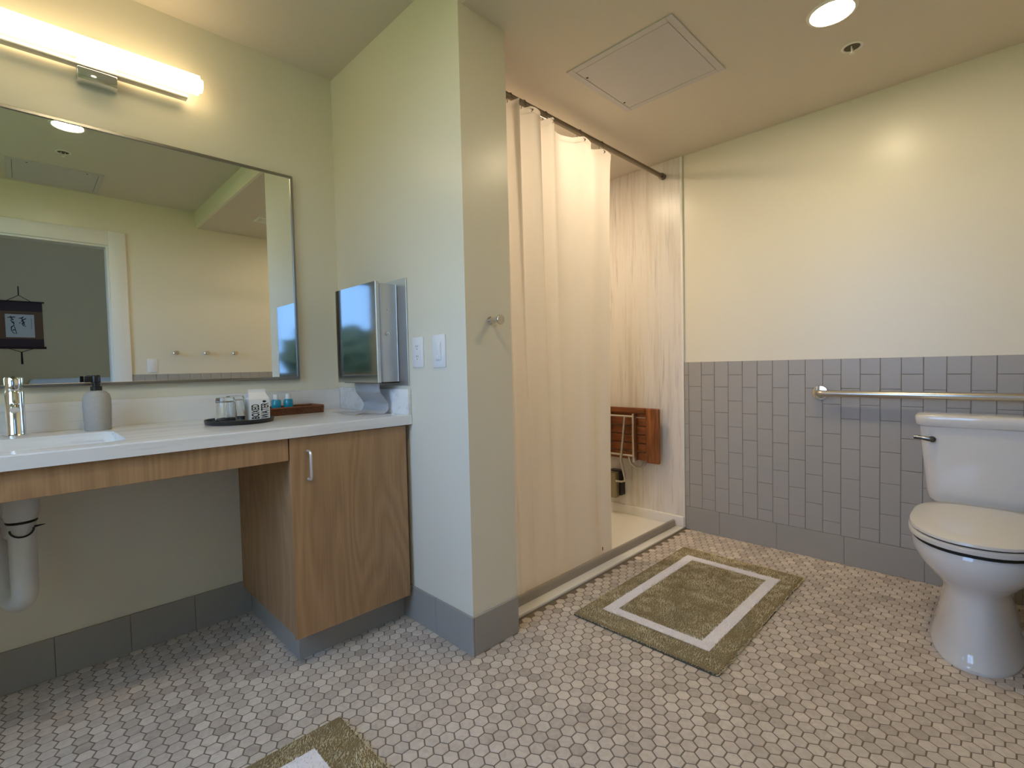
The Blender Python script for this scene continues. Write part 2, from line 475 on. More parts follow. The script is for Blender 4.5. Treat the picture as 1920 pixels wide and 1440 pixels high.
tiles_r = wall_right
wainscot(wall_right, 'x', XW - 0.0035, YE + 0.008, YS - 0.004, 0.019 - CW * 5 - 0.0825 * 1, 0)
boxo('grout_bed', tgrout_m, wall_right, XW - 0.0075, XW + 0.001, YE + 0.004, YS - 0.004, 0, WZ - 0.001)
wainscot(wall_front, 'y', YE + 0.0035, DX1 + cw + 0.002, XW - 0.012, DX1 + cw, 1)
boxo('grout_bed', tgrout_m, wall_front, DX1 + cw + 0.002, XW - 0.011, YE - 0.001, YE + 0.0055, 0, WZ - 0.001)


def baseboard(name, segs, label):
    """segs: (axis, plane, a0, a1, sgn) - tile base 148 mm high."""
    root = None
    for ax, plane, a0, a1, sgn in segs:
        bm = bmesh.new()
        if ax == 'y': box(bm, a0, a1, min(plane, plane + sgn * 0.004), max(plane, plane + sgn * 0.004), 0, 0.1465)
        else: box(bm, min(plane, plane + sgn * 0.004), max(plane, plane + sgn * 0.004), a0, a1, 0, 0.1465)
        o = finish(bm, name if root is None else 'grout_bed', tgrout_m, root)
        if root is None: root = struct(o, label)
        n = max(1, round((a1 - a0) / 0.205)); st = (a1 - a0) / n
        for i in range(n):
            me = tile_mesh(st - 0.001, 0.148, base_m, ax)
            if ax == 'y': put_tile(root, me, (a0 + i * st + 0.0005, plane + sgn * 0.0055, 0))
            else: put_tile(root, me, (plane + (0.001 if sgn > 0 else -0.002) + (TT if sgn > 0 else 0), a0 + i * st + 0.0005, 0))
    return root


baseboard('baseboard_back', [('y', YV, XL + 0.01, 0.69, -1)], 'grey tile base along the wall under the counter')
baseboard('baseboard_partition', [('x', XP, YP - 0.008, 1.845, -1), ('y', YP, XP + 0.0005, XQ, -1)], 'grey tile base around the end of the partition')
baseboard('baseboard_left', [('x', XL, YE + 0.02, YV - 0.012, 1)], 'grey tile base along the left wall')

# ------------------------------------------------------------------ vanity
YC, ZC, TC = 1.757, 0.886, 0.040
ctop = thing('countertop', 'pale streaked stone vanity countertop above the oak cabinet', 'countertop', (0.245, 2.08, ZC - TC))
ox, oy, oz = 0.245, 2.08, ZC - TC
SX0, SX1, SY0, SY1 = -0.245, 0.215, 1.84, 2.205


def plate_hole(bm, x0, x1, y0, y1, z0, z1, hole):
    outer = [(x0, y0), (x1, y0), (x1, y1), (x0, y1)]; loops = []
    for z in (z1, z0):
        ov = [bm.verts.new((*p, z)) for p in outer]; hv = [bm.verts.new((p[0], p[1], z)) for p in hole]
        es = [bm.edges.new((ov[i], ov[(i + 1) % 4])) for i in range(4)] + [bm.edges.new((hv[i], hv[(i + 1) % len(hv)])) for i in range(len(hv))]
        bmesh.ops.triangle_fill(bm, edges=es, use_beauty=True); loops.append((ov, hv))
    for a, b in zip(loops[0], loops[1]):
        for i in range(len(a)):
            j = (i + 1) % len(a); bm.faces.new((a[i], a[j], b[j], b[i]))


bm = bmesh.new()
plate_hole(bm, XL + 0.003 - ox, XP - 0.002 - ox, YC - oy, YV - 0.002 - oy, 0, TC, [(p[0] - ox, p[1] - oy) for p in rrect(SX0, SX1, SY0, SY1, 0, 0.045)])
bmesh.ops.bevel(bm, geom=[e for e in bm.edges if all(abs(v.co.y - (YC - oy)) < 1e-5 and abs(v.co.z - TC) < 1e-5 for v in e.verts)], offset=0.004, segments=2, affect='EDGES')
finish(bm, 'slab', quartz_m, ctop)
tag(boxo('backsplash', quartz_m, None, XL + 0.003, XP - 0.017, YV - 0.017, YV - 0.001, ZC, ZC + 0.102, 0.002), 'long low pale stone backsplash along the wall under the mirror', 'backsplash')
tag(boxo('backsplash', quartz_m, None, XP - 0.016, XP - 0.001, YC + 0.002, YV - 0.001, ZC, ZC + 0.108, 0.002), 'short pale stone side splash below the towel dispenser', 'backsplash')

sink = thing('sink', 'white undermount basin set into the countertop', 'sink', (-0.015, 2.02, 0.769))
bm = bmesh.new(); cx, cy, cz = -0.015, 2.02, 0.769
rings = []
for g, z, rr in ((0.022, 0.846, 0.06), (0.004, 0.846, 0.05), (0.002, 0.82, 0.05), (-0.006, 0.795, 0.055), (-0.03, 0.784, 0.06), (-0.09, 0.781, 0.06), (-0.14, 0.780, 0.03)):
    rings.append([(p[0] - cx, p[1] - cy, z - cz) for p in rrect(SX0 - g, SX1 + g, SY0 - g, SY1 + g, z, rr)])
loft(bm, rings, False, True)
rings = []
for g, z, rr in ((0.022, 0.846, 0.06), (0.020, 0.81, 0.06), (0.004, 0.782, 0.06), (-0.06, 0.771, 0.06), (-0.12, 0.769, 0.05)):
    rings.append([(p[0] - cx, p[1] - cy, z - cz) for p in rrect(SX0 - g, SX1 + g, SY0 - g, SY1 + g, z, rr)])
loft(bm, rings, False, True)
bmesh.ops.remove_doubles(bm, verts=bm.verts, dist=1e-5)
finish(bm, 'basin', sinkw_m, sink, 60)
bm = bmesh.new(); lathe(bm, [(0.028, 0.0105), (0.028, 0.013), (0.020, 0.014), (0.018, 0.011)], 24); finish(bm, 'drain_ring', chrome_m, sink)

trap = thing('drain_trap', 'white insulated drain trap hanging under the sink', 'pipe', (-0.02, 2.04, 0.405))
bm = bmesh.new(); lathe(bm, [(0.030, 0.3635), (0.040, 0.355), (0.041, 0.275), (0.034, 0.255)], 24); finish(bm, 'tailpiece_cover', pipe_m, trap, 50)
bm = bmesh.new()
pts = [(0, 0, 0.255), (0, 0, 0.045)] + [(-0.024 * (1 - cos(a)), 0.060 * (1 - cos(a)), 0.045 - 0.045 * sin(a)) for a in [pi * k / 8 for k in range(1, 8)]] + \
      [(-0.05, 0.12, 0.06), (-0.05, 0.125, 0.12), (-0.06, 0.15, 0.155), (-0.08, 0.19, 0.165), (-0.08, 0.355, 0.165)]
tube(bm, pts, [0.0315, 0.0305] + [0.029] * 7 + [0.028] * 5, 18); finish(bm, 'insulated_pipe', pipe_m, trap, 60)
bm = bmesh.new(); lathe(bm, [(0.034, 0.248), (0.036, 0.252), (0.034, 0.256)], 24)
tube(bm, [(0.03 * cos(a) * 0.85, -0.033, 0.235 + 0.024 * sin(a)) for a in [pi + pi * k / 10 for k in range(11)]], 0.0028, 6)
tube(bm, [(0.026, -0.03, 0.236), (0.05, -0.028, 0.238)], [0.004, 0.001], 6)
finish(bm, 'strap', black_m, trap)
bm = bmesh.new(); tube(bm, [(-0.08, 0.335, 0.165), (-0.08, 0.3565, 0.165)], 0.045, 20); finish(bm, 'wall_flange', pipe_m, trap)

apron = thing('vanity_apron', 'long oak veneer apron board below the countertop', 'panel', (0.0, 1.79, 0.766))
boxo('board', oak_m, apron, XL + 0.01, 0.650, -0.018, 0.0, 0.0, 0.0785, 0.001, 1)
boxo('backing_strip', oak_m, apron, XL + 0.01, 0.660, 0.0, 0.018, 0.002, 0.0785)

cab = thing('vanity_cabinet', 'oak veneer base cabinet with one door and metal pull', 'cabinet', (0.90, 2.08, 0))
X0, X1, Y0 = 0.660 - 0.90, 1.134 - 0.90, 1.792 - 2.08
bm = bmesh.new(); t = 0.018; yb = YV - 0.003 - 2.08; zt = ZC - TC - 0.001
box(bm, X0, X0 + t, Y0, yb, 0.122, zt); box(bm, X1 - t, X1, Y0, yb, 0.122, zt); box(bm, X0 + t, X1 - t, Y0, yb, 0.122, 0.14)
box(bm, X0 + t, X1 - t, yb - t, yb, 0.14, zt); box(bm, X0 + t, X1 - t, Y0, Y0 + 0.1, zt - t, zt)
finish(bm, 'body', oak_m, cab)
door = boxo('door', oak_m, cab, 0.654 - 0.90, X1 - 0.004, Y0 - 0.020, Y0 - 0.001, 0.118, zt - 0.003, 0.001, 1)
bm = bmesh.new(); hx, hy = 0.716 - 0.90, Y0 - 0.020
tube(bm, [(hx, hy, 0.690), (hx, hy - 0.018, 0.690)] + [(hx, hy - 0.018 - 0.010 * sin(a), 0.700 - 0.010 * cos(a)) for a in (0.5, 1.0, 1.57)] +
     [(hx, hy - 0.028, 0.780)] + [(hx, hy - 0.018 - 0.010 * cos(a), 0.782 + 0.010 * sin(a)) for a in (0.5, 1.0, 1.57)] + [(hx, hy, 0.792)], 0.0048, 10)
finish(bm, 'handle', mat('satin_aluminium', (0.80, 0.78, 0.78, 1), 0.35, 0.7), door)
boxo('scribe_gap_fill', mat('scribe_gap_shade', (0.10, 0.05, 0.022, 1), 0.5), cab, X1, XP - 0.9 - 0.002, Y0 + 0.012, Y0 + 0.03, 0.118, zt)  # fills the scribe gap; its shade is put into the dark colour
bm = bmesh.new(); box(bm, X0 + 0.03, XP - 0.9 - 0.001, Y0 + 0.055, yb, 0.0, 0.121); finish(bm, 'plinth', base_m, cab)

# mirror ---------------------------------------------------------------
MX0, MX1, MZ0, MZ1 = -0.45, 0.938, 1.044, 1.997
mir = thing('wall_mirror', 'wide rectangular mirror in a thin metal frame above the vanity', 'mirror', (0.244, YV, MZ0))
bm = bmesh.new(); x0, x1, zz = MX0 - 0.244, MX1 - 0.244, MZ1 - MZ0; fwid = 0.011
for a in ((x0, x1, 0, fwid), (x0, x1, zz - fwid, zz), (x0, x0 + fwid, fwid, zz - fwid), (x1 - fwid, x1, fwid, zz - fwid)):
    box(bm, a[0], a[1], -0.022, -0.001, a[2], a[3], 0.001, 1)
finish(bm, 'frame', mat('mirror_frame', (0.30, 0.285, 0.26, 1), 0.3, 1.0), mir)
boxo('glass', mat('mirror_silver', (0.80, 0.81, 0.76, 1), 0.0, 1.0), mir, x0 + fwid, x1 - fwid, -0.017, -0.001, fwid, zz - fwid)

# bar light ------------------------------------------------------------
bar = thing('bar_light', 'glowing horizontal tube light above the mirror', 'lamp', (0.24, YV, 2.20))
bm = bmesh.new(); tube(bm, [(-0.322, -0.077, 0.046), (-0.326, -0.077, 0.046), (0.326, -0.077, 0.046), (0.322, -0.077, 0.046)][1:3], 0.037, 28)
bmesh.ops.bevel(bm, geom=[e for e in bm.edges if len(e.link_faces) == 2 and any(len(f.verts) > 4 for f in e.link_faces)], offset=0.012, segments=4, affect='EDGES')
finish(bm, 'tube', bar_m, bar, 60)
boxo('rail', sside_m, bar, -0.28, 0.28, -0.055, -0.022, -0.008, 0.008, 0.002)
boxo('bracket', chrome_m, bar, -0.056, 0.056, -0.050, -0.001, -0.052, 0.020, 0.002)
boxo('back_plate', chrome_m, bar, -0.058, 0.058, -0.022, -0.0005, -0.05, 0.10, 0.002)

# ------------------------------------------------------------------ things on the counter
fau = thing('faucet', 'chrome single-post sink faucet with knob lever on top', 'faucet', (-0.022, 2.295, ZC))
bm = bmesh.new(); lathe(bm, [(0.030, 0), (0.030, 0.005), (0.0255, 0.008), (0.0245, 0.012), (0.0235, 0.145), (0.021, 0.150)], 32); finish(bm, 'body', chrome_m, fau, 40)
bm = bmesh.new(); tube(bm, [(0, -0.015, 0.098), (0, -0.06, 0.102), (0, -0.105, 0.100), (0, -0.125, 0.092)], [0.013, 0.0125, 0.012, 0.011], 20); finish(bm, 'spout', chrome_m, fau, 50)
bm = bmesh.new(); lathe(bm, [(0.0215, 0.151), (0.0225, 0.156), (0.0235, 0.190), (0.0215, 0.194)], 32)
tube(bm, [(0, -0.01, 0.187), (0, -0.05, 0.193)], [0.006, 0.005], 10); finish(bm, 'lever', chrome_m, fau, 40)

soap = thing('soap_dispenser', 'grey stone-textured soap bottle with black pump on the counter', 'soap dispenser', (0.184, 2.285, ZC))
bm = bmesh.new(); lathe(bm, [(0.036, 0), (0.038, 0.003), (0.0405, 0.085), (0.040, 0.112), (0.036, 0.128), (0.026, 0.138), (0.016, 0.141)], 36); finish(bm, 'bottle', stone_m, soap, 60)
bm = bmesh.new(); lathe(bm, [(0.0165, 0.140), (0.0165, 0.156), (0.011, 0.157), (0.011, 0.168), (0.014, 0.169), (0.0145, 0.192), (0.012, 0.196)], 24)
q = bmesh.new(); box(q, -0.034, 0.0, -0.0085, 0.0085, 0.168, 0.193, 0.003); q.verts.ensure_lookup_table()
box(bm, -0.032, 0.0, -0.008, 0.008, 0.170, 0.194, 0.003); q.free(); finish(bm, 'pump', black_m, soap, 40)

tr = thing('round_tray', 'round black lacquer tray holding glasses and a carton', 'tray', (0.59, 2.09, ZC))
bm = bmesh.new(); lathe(bm, [(0.110, 0), (0.117, 0.002), (0.120, 0.016), (0.118, 0.017), (0.115, 0.005), (0.060, 0.0045)], 56); finish(bm, 'dish', tray_m, tr, 40)


def tumbler(name, label, loc):
    g = thing(name, label, 'glass', loc, 0, 'upturned tumblers on the black tray')
    n = 40; bm = bmesh.new()
    def fl(r, z, k): return [((r * (1 + k * cos(10 * 2 * pi * i / n))) * cos(2 * pi * i / n), (r * (1 + k * cos(10 * 2 * pi * i / n))) * sin(2 * pi * i / n), z) for i in range(n)]
    loft(bm, [fl(0.0345, 0.0, 0), fl(0.0365, 0.0, 0), fl(0.0365, 0.02, 0.0), fl(0.0345, 0.05, 0.012), fl(0.0325, 0.085, 0.012), fl(0.0300, 0.096, 0),
              fl(0.0260, 0.096, 0), fl(0.010, 0.0945, 0)], False, True)
    loft(bm, [fl(0.0345, 0.0, 0), fl(0.0340, 0.02, 0), fl(0.0318, 0.05, 0), fl(0.0295, 0.078, 0), fl(0.020, 0.082, 0)], False, True)
    bmesh.ops.remove_doubles(bm, verts=bm.verts, dist=1e-6)
    finish(bm, 'wall', glass_m, g, 50); return g


tumbler('drinking_glass', 'clear upturned tumbler at the open side of the black tray', (0.537, 2.070, ZC + 0.0046))
tumbler('drinking_glass', 'clear upturned tumbler tucked beside the white carton', (0.598, 2.172, ZC + 0.0046))

car = thing('water_carton', 'small white gable-top carton printed BOXED WATER', 'carton', (0.652, 2.085, ZC + 0.0046), radians(-3))
bm = bmesh.new(); hw = 0.036; hb = 0.084; ht = 0.110
b0 = [bm.verts.new(p) for p in ((-hw, -hw, 0), (hw, -hw, 0), (hw, hw, 0), (-hw, hw, 0))]
b1 = [bm.verts.new((v.co.x, v.co.y, hb)) for v in b0]
r0_, r1_ = bm.verts.new((-hw + 0.006, 0, ht)), bm.verts.new((hw - 0.006, 0, ht))
il, ir = bm.verts.new((-hw + 0.016, 0, hb + 0.012)), bm.verts.new((hw - 0.016, 0, hb + 0.012))
bm.faces.new(b0[::-1])
for i in range(4): bm.faces.new((b0[i], b0[(i + 1) % 4], b1[(i + 1) % 4], b1[i]))
bm.faces.new((b1[0], b1[1], r1_, r0_)); bm.faces.new((b1[2], b1[3], r0_, r1_))
bm.faces.new((b1[3], b1[0], il)); bm.faces.new((b1[0], r0_, il)); bm.faces.new((r0_, b1[3], il))
bm.faces.new((b1[1], b1[2], ir)); bm.faces.new((b1[2], r1_, ir)); bm.faces.new((r1_, b1[1], ir))
finish(bm, 'box', carton_m, car, 20)
boxo('top_fin', carton_m, car, -hw + 0.005, hw - 0.005, -0.0012, 0.0012, ht - 0.001, ht + 0.012)
prn = bmesh.new()


def lettering(txt, size, m, parent, mx, name, sx=1.0, ext=0.0002):
    cu = bpy.data.curves.new(name, 'FONT'); cu.body = txt; cu.size = size; cu.extrude = ext; cu.space_character = 1.0; cu.offset = size * 0.022
    tmp = bpy.data.objects.new(name, cu); C.objects.link(tmp); dg = bpy.context.evaluated_depsgraph_get()
    me = bpy.data.meshes.new_from_object(tmp.evaluated_get(dg)); bpy.data.objects.remove(tmp)
    xs = [v.co.x for v in me.vertices]; ys = [v.co.y for v in me.vertices]
    wx, hy_ = max(xs) - min(xs), max(ys) - min(ys)
    me.transform(Matrix.Translation((-min(xs), -min(ys), 0))); me.transform(Matrix.Diagonal((sx / wx, size / hy_, 1, 1))); me.transform(mx)
    me.materials.clear(); return link(me, name, m, parent, 0)


RX = Matrix.Rotation(pi / 2, 4, 'X')                 # upright, readable from -y
for txt, ln, x in (('BOXED', 0.056, -0.002), ('WATER', 0.060, 0.032)):
    mx = Matrix.Translation((x, -hw - 0.0004, 0.008)) @ RX @ Matrix.Rotation(pi / 2, 4, 'Z')
    lettering(txt, 0.028, ink_m, car, mx, 'lettering', ln)
bm = bmesh.new(); pr = [(0.0, 0.0), (0.0035, 0.006), (0.0045, 0.011), (0.003, 0.0145), (0, 0.016), (-0.003, 0.0145), (-0.0045, 0.011), (-0.0035, 0.006)]
fv = [bm.verts.new((0.026 - p[1], -hw - 0.0006, 0.074 + p[0])) for p in pr]; bm.faces.new(fv)
bmesh.ops.solidify(bm, geom=bm.faces[:], thickness=0.0004); finish(bm, 'drop_mark', ink_m, car, 0)

wk = thing('wicker_tray', 'low brown woven wicker tray against the backsplash', 'tray', (0.862, 2.305, ZC), radians(1.5))
bm = bmesh.new(); hx, hy = 0.125, 0.062
box(bm, -hx, hx, -hy, hy, 0, 0.006); box(bm, -hx + 0.002, hx - 0.002, -hy + 0.001, -hy + 0.004, 0.006, 0.030); box(bm, -hx + 0.002, hx - 0.002, hy - 0.004, hy - 0.001, 0.006, 0.030); finish(bm, 'base', maroon_m, wk)  # upright dark sheets behind the weave are added as shade for its gaps
boxo('paper_liner', paper_m, wk, -hx + 0.008, hx - 0.008, -hy + 0.008, hy - 0.008, 0.006, 0.009)
bm = bmesh.new()
for i in range(34):
    for z_, s in ((0.003, 1),):
        x = -hx + (2 * hx) * i / 33
        for y in (-hy, hy): tube(bm, [(x, y, 0.001), (x - 0.009, y - 0.001 * (1 if y < 0 else -1), 0.030)], 0.0027, 6)
for i in range(17):
    y = -hy + (2 * hy) * i / 16
    for x in (-hx, hx): tube(bm, [(x, y, 0.001), (x, y - 0.006, 0.030)], 0.0027, 6)
finish(bm, 'woven_wall', wick_m, wk, 60)
bm = bmesh.new(); L = rrect(-hx - 0.003, hx + 0.003, -hy - 0.003, hy + 0.003, 0.032, 0.012, 3); tube(bm, L + L[:2], 0.0045, 8, False); finish(bm, 'rim', wick_m, wk, 60)
for i, (x, y, lb) in enumerate(((0.803, 2.312, 'small bottle of blue liquid with white cap nearer the carton'), (0.857, 2.316, 'small bottle of blue liquid with white cap nearer the towel dispenser'))):
    b = thing('toiletry_bottle', lb, 'bottle', (x, y, ZC + 0.0092), 0, 'blue toiletry bottles in the wicker tray')
    bm = bmesh.new(); lathe(bm, [(0.0185, 0), (0.0205, 0.002), (0.0205, 0.052), (0.017, 0.058), (0.010, 0.060)], 24); finish(bm, 'bottle_body', bluel_m, b, 50)
    bm = bmesh.new(); lathe(bm, [(0.0115, 0.0595), (0.0115, 0.080), (0.0105, 0.082)], 20); finish(bm, 'cap', plate_m, b, 40)

# towel dispenser --------------------------------------------------------
td = thing('towel_dispenser', 'stainless steel paper towel dispenser on the partition wall', 'dispenser', (XP, 2.0, 1.02))
bm = bmesh.new(); box(bm, -0.006, -0.0005, -0.232, 0.215, -0.012, 0.440, 0.001, 1); finish(bm, 'wall_flange', sside_m, td)
bm = bmesh.new()
rings = [rrect(-0.088, 0.0, -0.168, 0.19, z, 0.012, 4) for z in (0.006, 0.418)]; loft(bm, rings); xform(bm, Matrix.Translation((-0.005, 0, 0)))
finish(bm, 'housing', sside_m, td, 50)
bm = bmesh.new(); n = 12
prof = []                                            # slightly crowned polished door
for i in range(n + 1):
    s = -1 + 2 * i / n; prof.append((-0.113 - 0.0005 * (1 - s * s), -0.166 + 0.356 * i / n))
rings = [[(x, y, z) for x, y in prof] + [(-0.096, 0.19, z), (-0.096, -0.166, z)] for z in (0.004, 0.424)]
loft(bm, rings); finish(bm, 'front_door', sfront_m, td, 30)
boxo('door_edge', sside_m, td, -0.1125, -0.0965, -0.171, -0.1665, 0.004, 0.424, 0.001, 1)
bm = bmesh.new(); tube(bm, [(-0.062, -0.170, 0.208), (-0.062, -0.174, 0.208)], 0.0075, 18); lk = finish(bm, 'lock', chrome_m, td)
boxo('keyhole', dark_m, lk, -0.063, -0.061, -0.1748, -0.1738, 0.203, 0.211)
boxo('level_window', sside_m, td, -0.061, -0.053, -0.1705, -0.1675, 0.305, 0.313)
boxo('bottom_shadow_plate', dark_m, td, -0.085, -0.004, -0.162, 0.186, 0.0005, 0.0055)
pt = None
def catmull(P, m=6):
    out = []
    for i in range(len(P) - 1):
        a, b, c, d = P[max(i - 1, 0)], P[i], P[i + 1], P[min(i + 2, len(P) - 1)]
        for k in range(m):
            t_ = k / m
            out.append(tuple(0.5 * (2 * b[j] + (c[j] - a[j]) * t_ + (2 * a[j] - 5 * b[j] + 4 * c[j] - d[j]) * t_ ** 2 + (3 * b[j] - a[j] - 3 * c[j] + d[j]) * t_ ** 3) for j in range(2)))
    return out + [P[-1]]


bm = bmesh.new()
prof = catmull([(-0.074, -0.001), (-0.076, -0.02), (-0.070, -0.042), (-0.052, -0.066), (-0.036, -0.092), (-0.038, -0.116), (-0.056, -0.1305), (-0.085, -0.1320), (-0.110, -0.1290), (-0.130, -0.1240), (-0.146, -0.1270), (-0.158, -0.1322)], 4)
vsr = [[bm.verts.new((x, y + 0.07 * max(0, i - 26) / 18, max(z, -0.1328) - (0.003 * (y > 0) if 30 < i < 44 and z > -0.1290 else 0))) for y in (-0.115, -0.04, 0.035, 0.105)] for i, (x, z) in enumerate(prof)]
for a, b in zip(vsr, vsr[1:]):
    for k in range(3): bm.faces.new((a[k], a[k + 1], b[k + 1], b[k]))
bmesh.ops.solidify(bm, geom=bm.faces[:], thickness=0.0006)
pt = finish(bm, 'paper_towel', paper_m, None, 60); pt.location = (XP, 2.0, 1.02)
tag(pt, 'white paper towel hanging from the steel dispenser onto the counter', 'paper towel')


# wall plates ------------------------------------------------------------
def wall_plate(name, label, cat, loc, rz, kind, wd=0.076, ht_=0.123):
    p = thing(name, label, cat, loc, rz)             # local: plate faces -y
    boxo('cover_plate', plate_m, p, -wd / 2, wd / 2, -0.006, 0.0, 0, ht_, 0.002)
    if kind == 'outlet':
        f = boxo('receptacle', plate_m, p, -0.0175, 0.0175, -0.0085, -0.005, 0.026, ht_ - 0.026, 0.001)
        for zc in (0.041, 0.082):
            for dx in (-0.006, 0.006): boxo('slot', dark_m, f, dx - 0.0011, dx + 0.0011, -0.0088, -0.0080, zc, zc + 0.009)
            boxo('slot', dark_m, f, -0.002, 0.002, -0.0088, -0.0080, zc - 0.009, zc - 0.005)
        boxo('test_button', plate_m, f, -0.006, 0.006, -0.0098, -0.0085, 0.058, 0.0635, 0.0005)
    else:
        f = boxo('rocker', plate_m, p, -0.0165, 0.0165, -0.010, -0.005, 0.028, ht_ - 0.028, 0.002)
        if kind == 'dimmer': boxo('slide_bar', plate_m, f, 0.010, 0.0145, -0.012, -0.010, 0.05, 0.09, 0.001); boxo('button', plate_m, f, -0.010, 0.006, -0.0125, -0.010, 0.034, 0.048, 0.001)
    return p


wall_plate('power_outlet', 'white power outlet plate beside the towel dispenser', 'outlet', (XP, 1.695, 1.084), -pi / 2, 'outlet')
wall_plate('light_switch', 'white dimmer switch plate near the partition corner', 'switch', (XP, 1.551, 1.082), -pi / 2, 'dimmer', 0.080, 0.128)
wall_plate('light_switch', 'white rocker switch plate next to the door casing', 'switch', (0.793, YE, 1.098), pi, 'rocker', 0.072, 0.115)


def robe_hook(label, loc, rz, group=None):
    h_ = thing('robe_hook', label, 'hook', loc, rz, group); h_.scale = (1.12, 1.12, 1.12)
    rx = Matrix.Rotation(pi / 2, 4, 'X')             # local axis along -y
    bm = bmesh.new(); lathe(bm, [(0.0135, 0.0), (0.0135, 0.003), (0.010, 0.006), (0.010, 0.034), (0.0105, 0.040), (0.013, 0.046)], 28); xform(bm, rx); finish(bm, 'peg', chrome_m, h_, 40)
    bm = bmesh.new(); lathe(bm, [(0.0155, 0.0455), (0.0165, 0.047), (0.0165, 0.052), (0.0155, 0.0535)], 28); xform(bm, rx); finish(bm, 'knob', steel_m, h_, 40)


robe_hook('round steel robe hook on the end of the partition', (1.276, YP, 1.257), 0)
for x, lb in ((0.962, 'round steel robe hook on the entry wall nearest the switch'), (1.200, 'middle round steel robe hook of three on the entry wall'), (1.433, 'round steel robe hook on the entry wall farthest from the switch')):
    robe_hook(lb, (x, YE, 1.263), pi, 'row of hooks on the entry wall')


# ------------------------------------------------------------------ ceiling fittings
def recessed(label, x, y, z, r=0.070, glow=None):
    t_ = thing('recessed_light', label, 'lamp', (x, y, z), 0, 'recessed ceiling lights')
    bm = bmesh.new(); lathe(bm, [(r + 0.014, 0.0), (r + 0.012, -0.004), (r + 0.002, -0.006), (r, -0.003), (r, 0.0)], 48, False, False); finish(bm, 'trim_ring', trimw_m, t_)
    bm = bmesh.new(); lathe(bm, [(r, -0.0005), (r * 0.99, -0.0035), (r * 0.5, -0.0045)], 48); finish(bm, 'lens', glow or can_m, t_)


recessed('round recessed light beside the sprinkler near the toilet wall', 2.215, 0.470, ZL)
recessed('round recessed light above the vanity area', 0.245, 0.915, ZU)
recessed('round recessed light inside the shower stall', 2.15, 1.97, ZL, glow=shower_can_m)


def sprinkler(label, x, y, z):
    t_ = thing('fire_sprinkler', label, 'sprinkler', (x, y, z), 0, 'ceiling sprinklers')
    bm = bmesh.new(); lathe(bm, [(0.040, 0), (0.040, -0.002), (0.031, -0.0045), (0.029, -0.001)], 32, False, True); finish(bm, 'escutcheon', trimw_m, t_)
    bm = bmesh.new(); lathe(bm, [(0.0285, -0.0012), (0.0285, -0.0022), (0.012, -0.0025)], 28); finish(bm, 'recess', mat('sprinkler_recess', (0.10, 0.085, 0.06, 1), 0.7), t_)
    bm = bmesh.new()
    tube(bm, [(0.010, 0, -0.002), (0.011, 0, -0.014), (0.0, 0, -0.026), (-0.011, 0, -0.014), (-0.010, 0, -0.002)], 0.0022, 8)
    lathe(bm, [(0.010, -0.026), (0.010, -0.028), (0.003, -0.0285)], 16); finish(bm, 'head', trimw_m, t_)


sprinkler('white fire sprinkler beside the recessed light near the toilet wall', 2.520, 0.462, ZL)
sprinkler('white fire sprinkler in the ceiling above the vanity area', 0.245, 0.449, ZU)


def access_panel(label, x0, x1, y0, y1, z):
    t_ = thing('access_panel', label, 'access panel', ((x0 + x1) / 2, (y0 + y1) / 2, z), 0, 'ceiling access panels')
    hx, hy = (x1 - x0) / 2, (y1 - y0) / 2; f = 0.030
    bm = bmesh.new(); box(bm, -hx, hx, -hy, -hy + f, -0.005, 0, 0.001, 1); box(bm, -hx, hx, hy - f, hy, -0.005, 0, 0.001, 1)
    box(bm, -hx, -hx + f, -hy + f, hy - f, -0.005, 0, 0.001, 1); box(bm, hx - f, hx, -hy + f, hy - f, -0.005, 0, 0.001, 1); finish(bm, 'frame', panel_m, t_)
    boxo('hatch', panel_m, t_, -hx + f + 0.002, hx - f - 0.002, -hy + f + 0.002, hy - f - 0.002, -0.004, -0.0008)
    boxo('gap', dark_m, t_, -hx + f, hx - f, -hy + f, hy - f, -0.0008, -0.0002)
    for dx in (-0.15, 0.16):
        bm = bmesh.new(); lathe(bm, [(0.0055, -0.004), (0.0055, -0.0048)], 14, False, True, dx, hy - f - 0.012); finish(bm, 'screw', dark_m, t_)


access_panel('square grey-white access panel in the ceiling in front of the shower', 1.775, 2.275, 0.889, 1.393, ZL)
access_panel('square grey-white access panel in the ceiling by the doorway', -0.025, 0.482, -0.36, 0.14, ZU)

vent = thing('exhaust_vent', 'small white louvred exhaust vent in the lower ceiling', 'vent', (1.53, 0.25, ZL))
bm = bmesh.new()
for a in ((-0.07, 0.07, -0.07, -0.055), (-0.07, 0.07, 0.055, 0.07), (-0.07, -0.055, -0.055, 0.055), (0.055, 0.07, -0.055, 0.055)): box(bm, *a, -0.010, 0, 0.002)
finish(bm, 'frame', trimw_m, vent)
boxo('backing', dark_m, vent, -0.055, 0.055, -0.055, 0.055, -0.0025, -0.0003)
for i in range(6): boxo('louvre', trimw_m, vent, -0.055, 0.055, -0.050 + i * 0.018, -0.042 + i * 0.018, -0.008, -0.003)

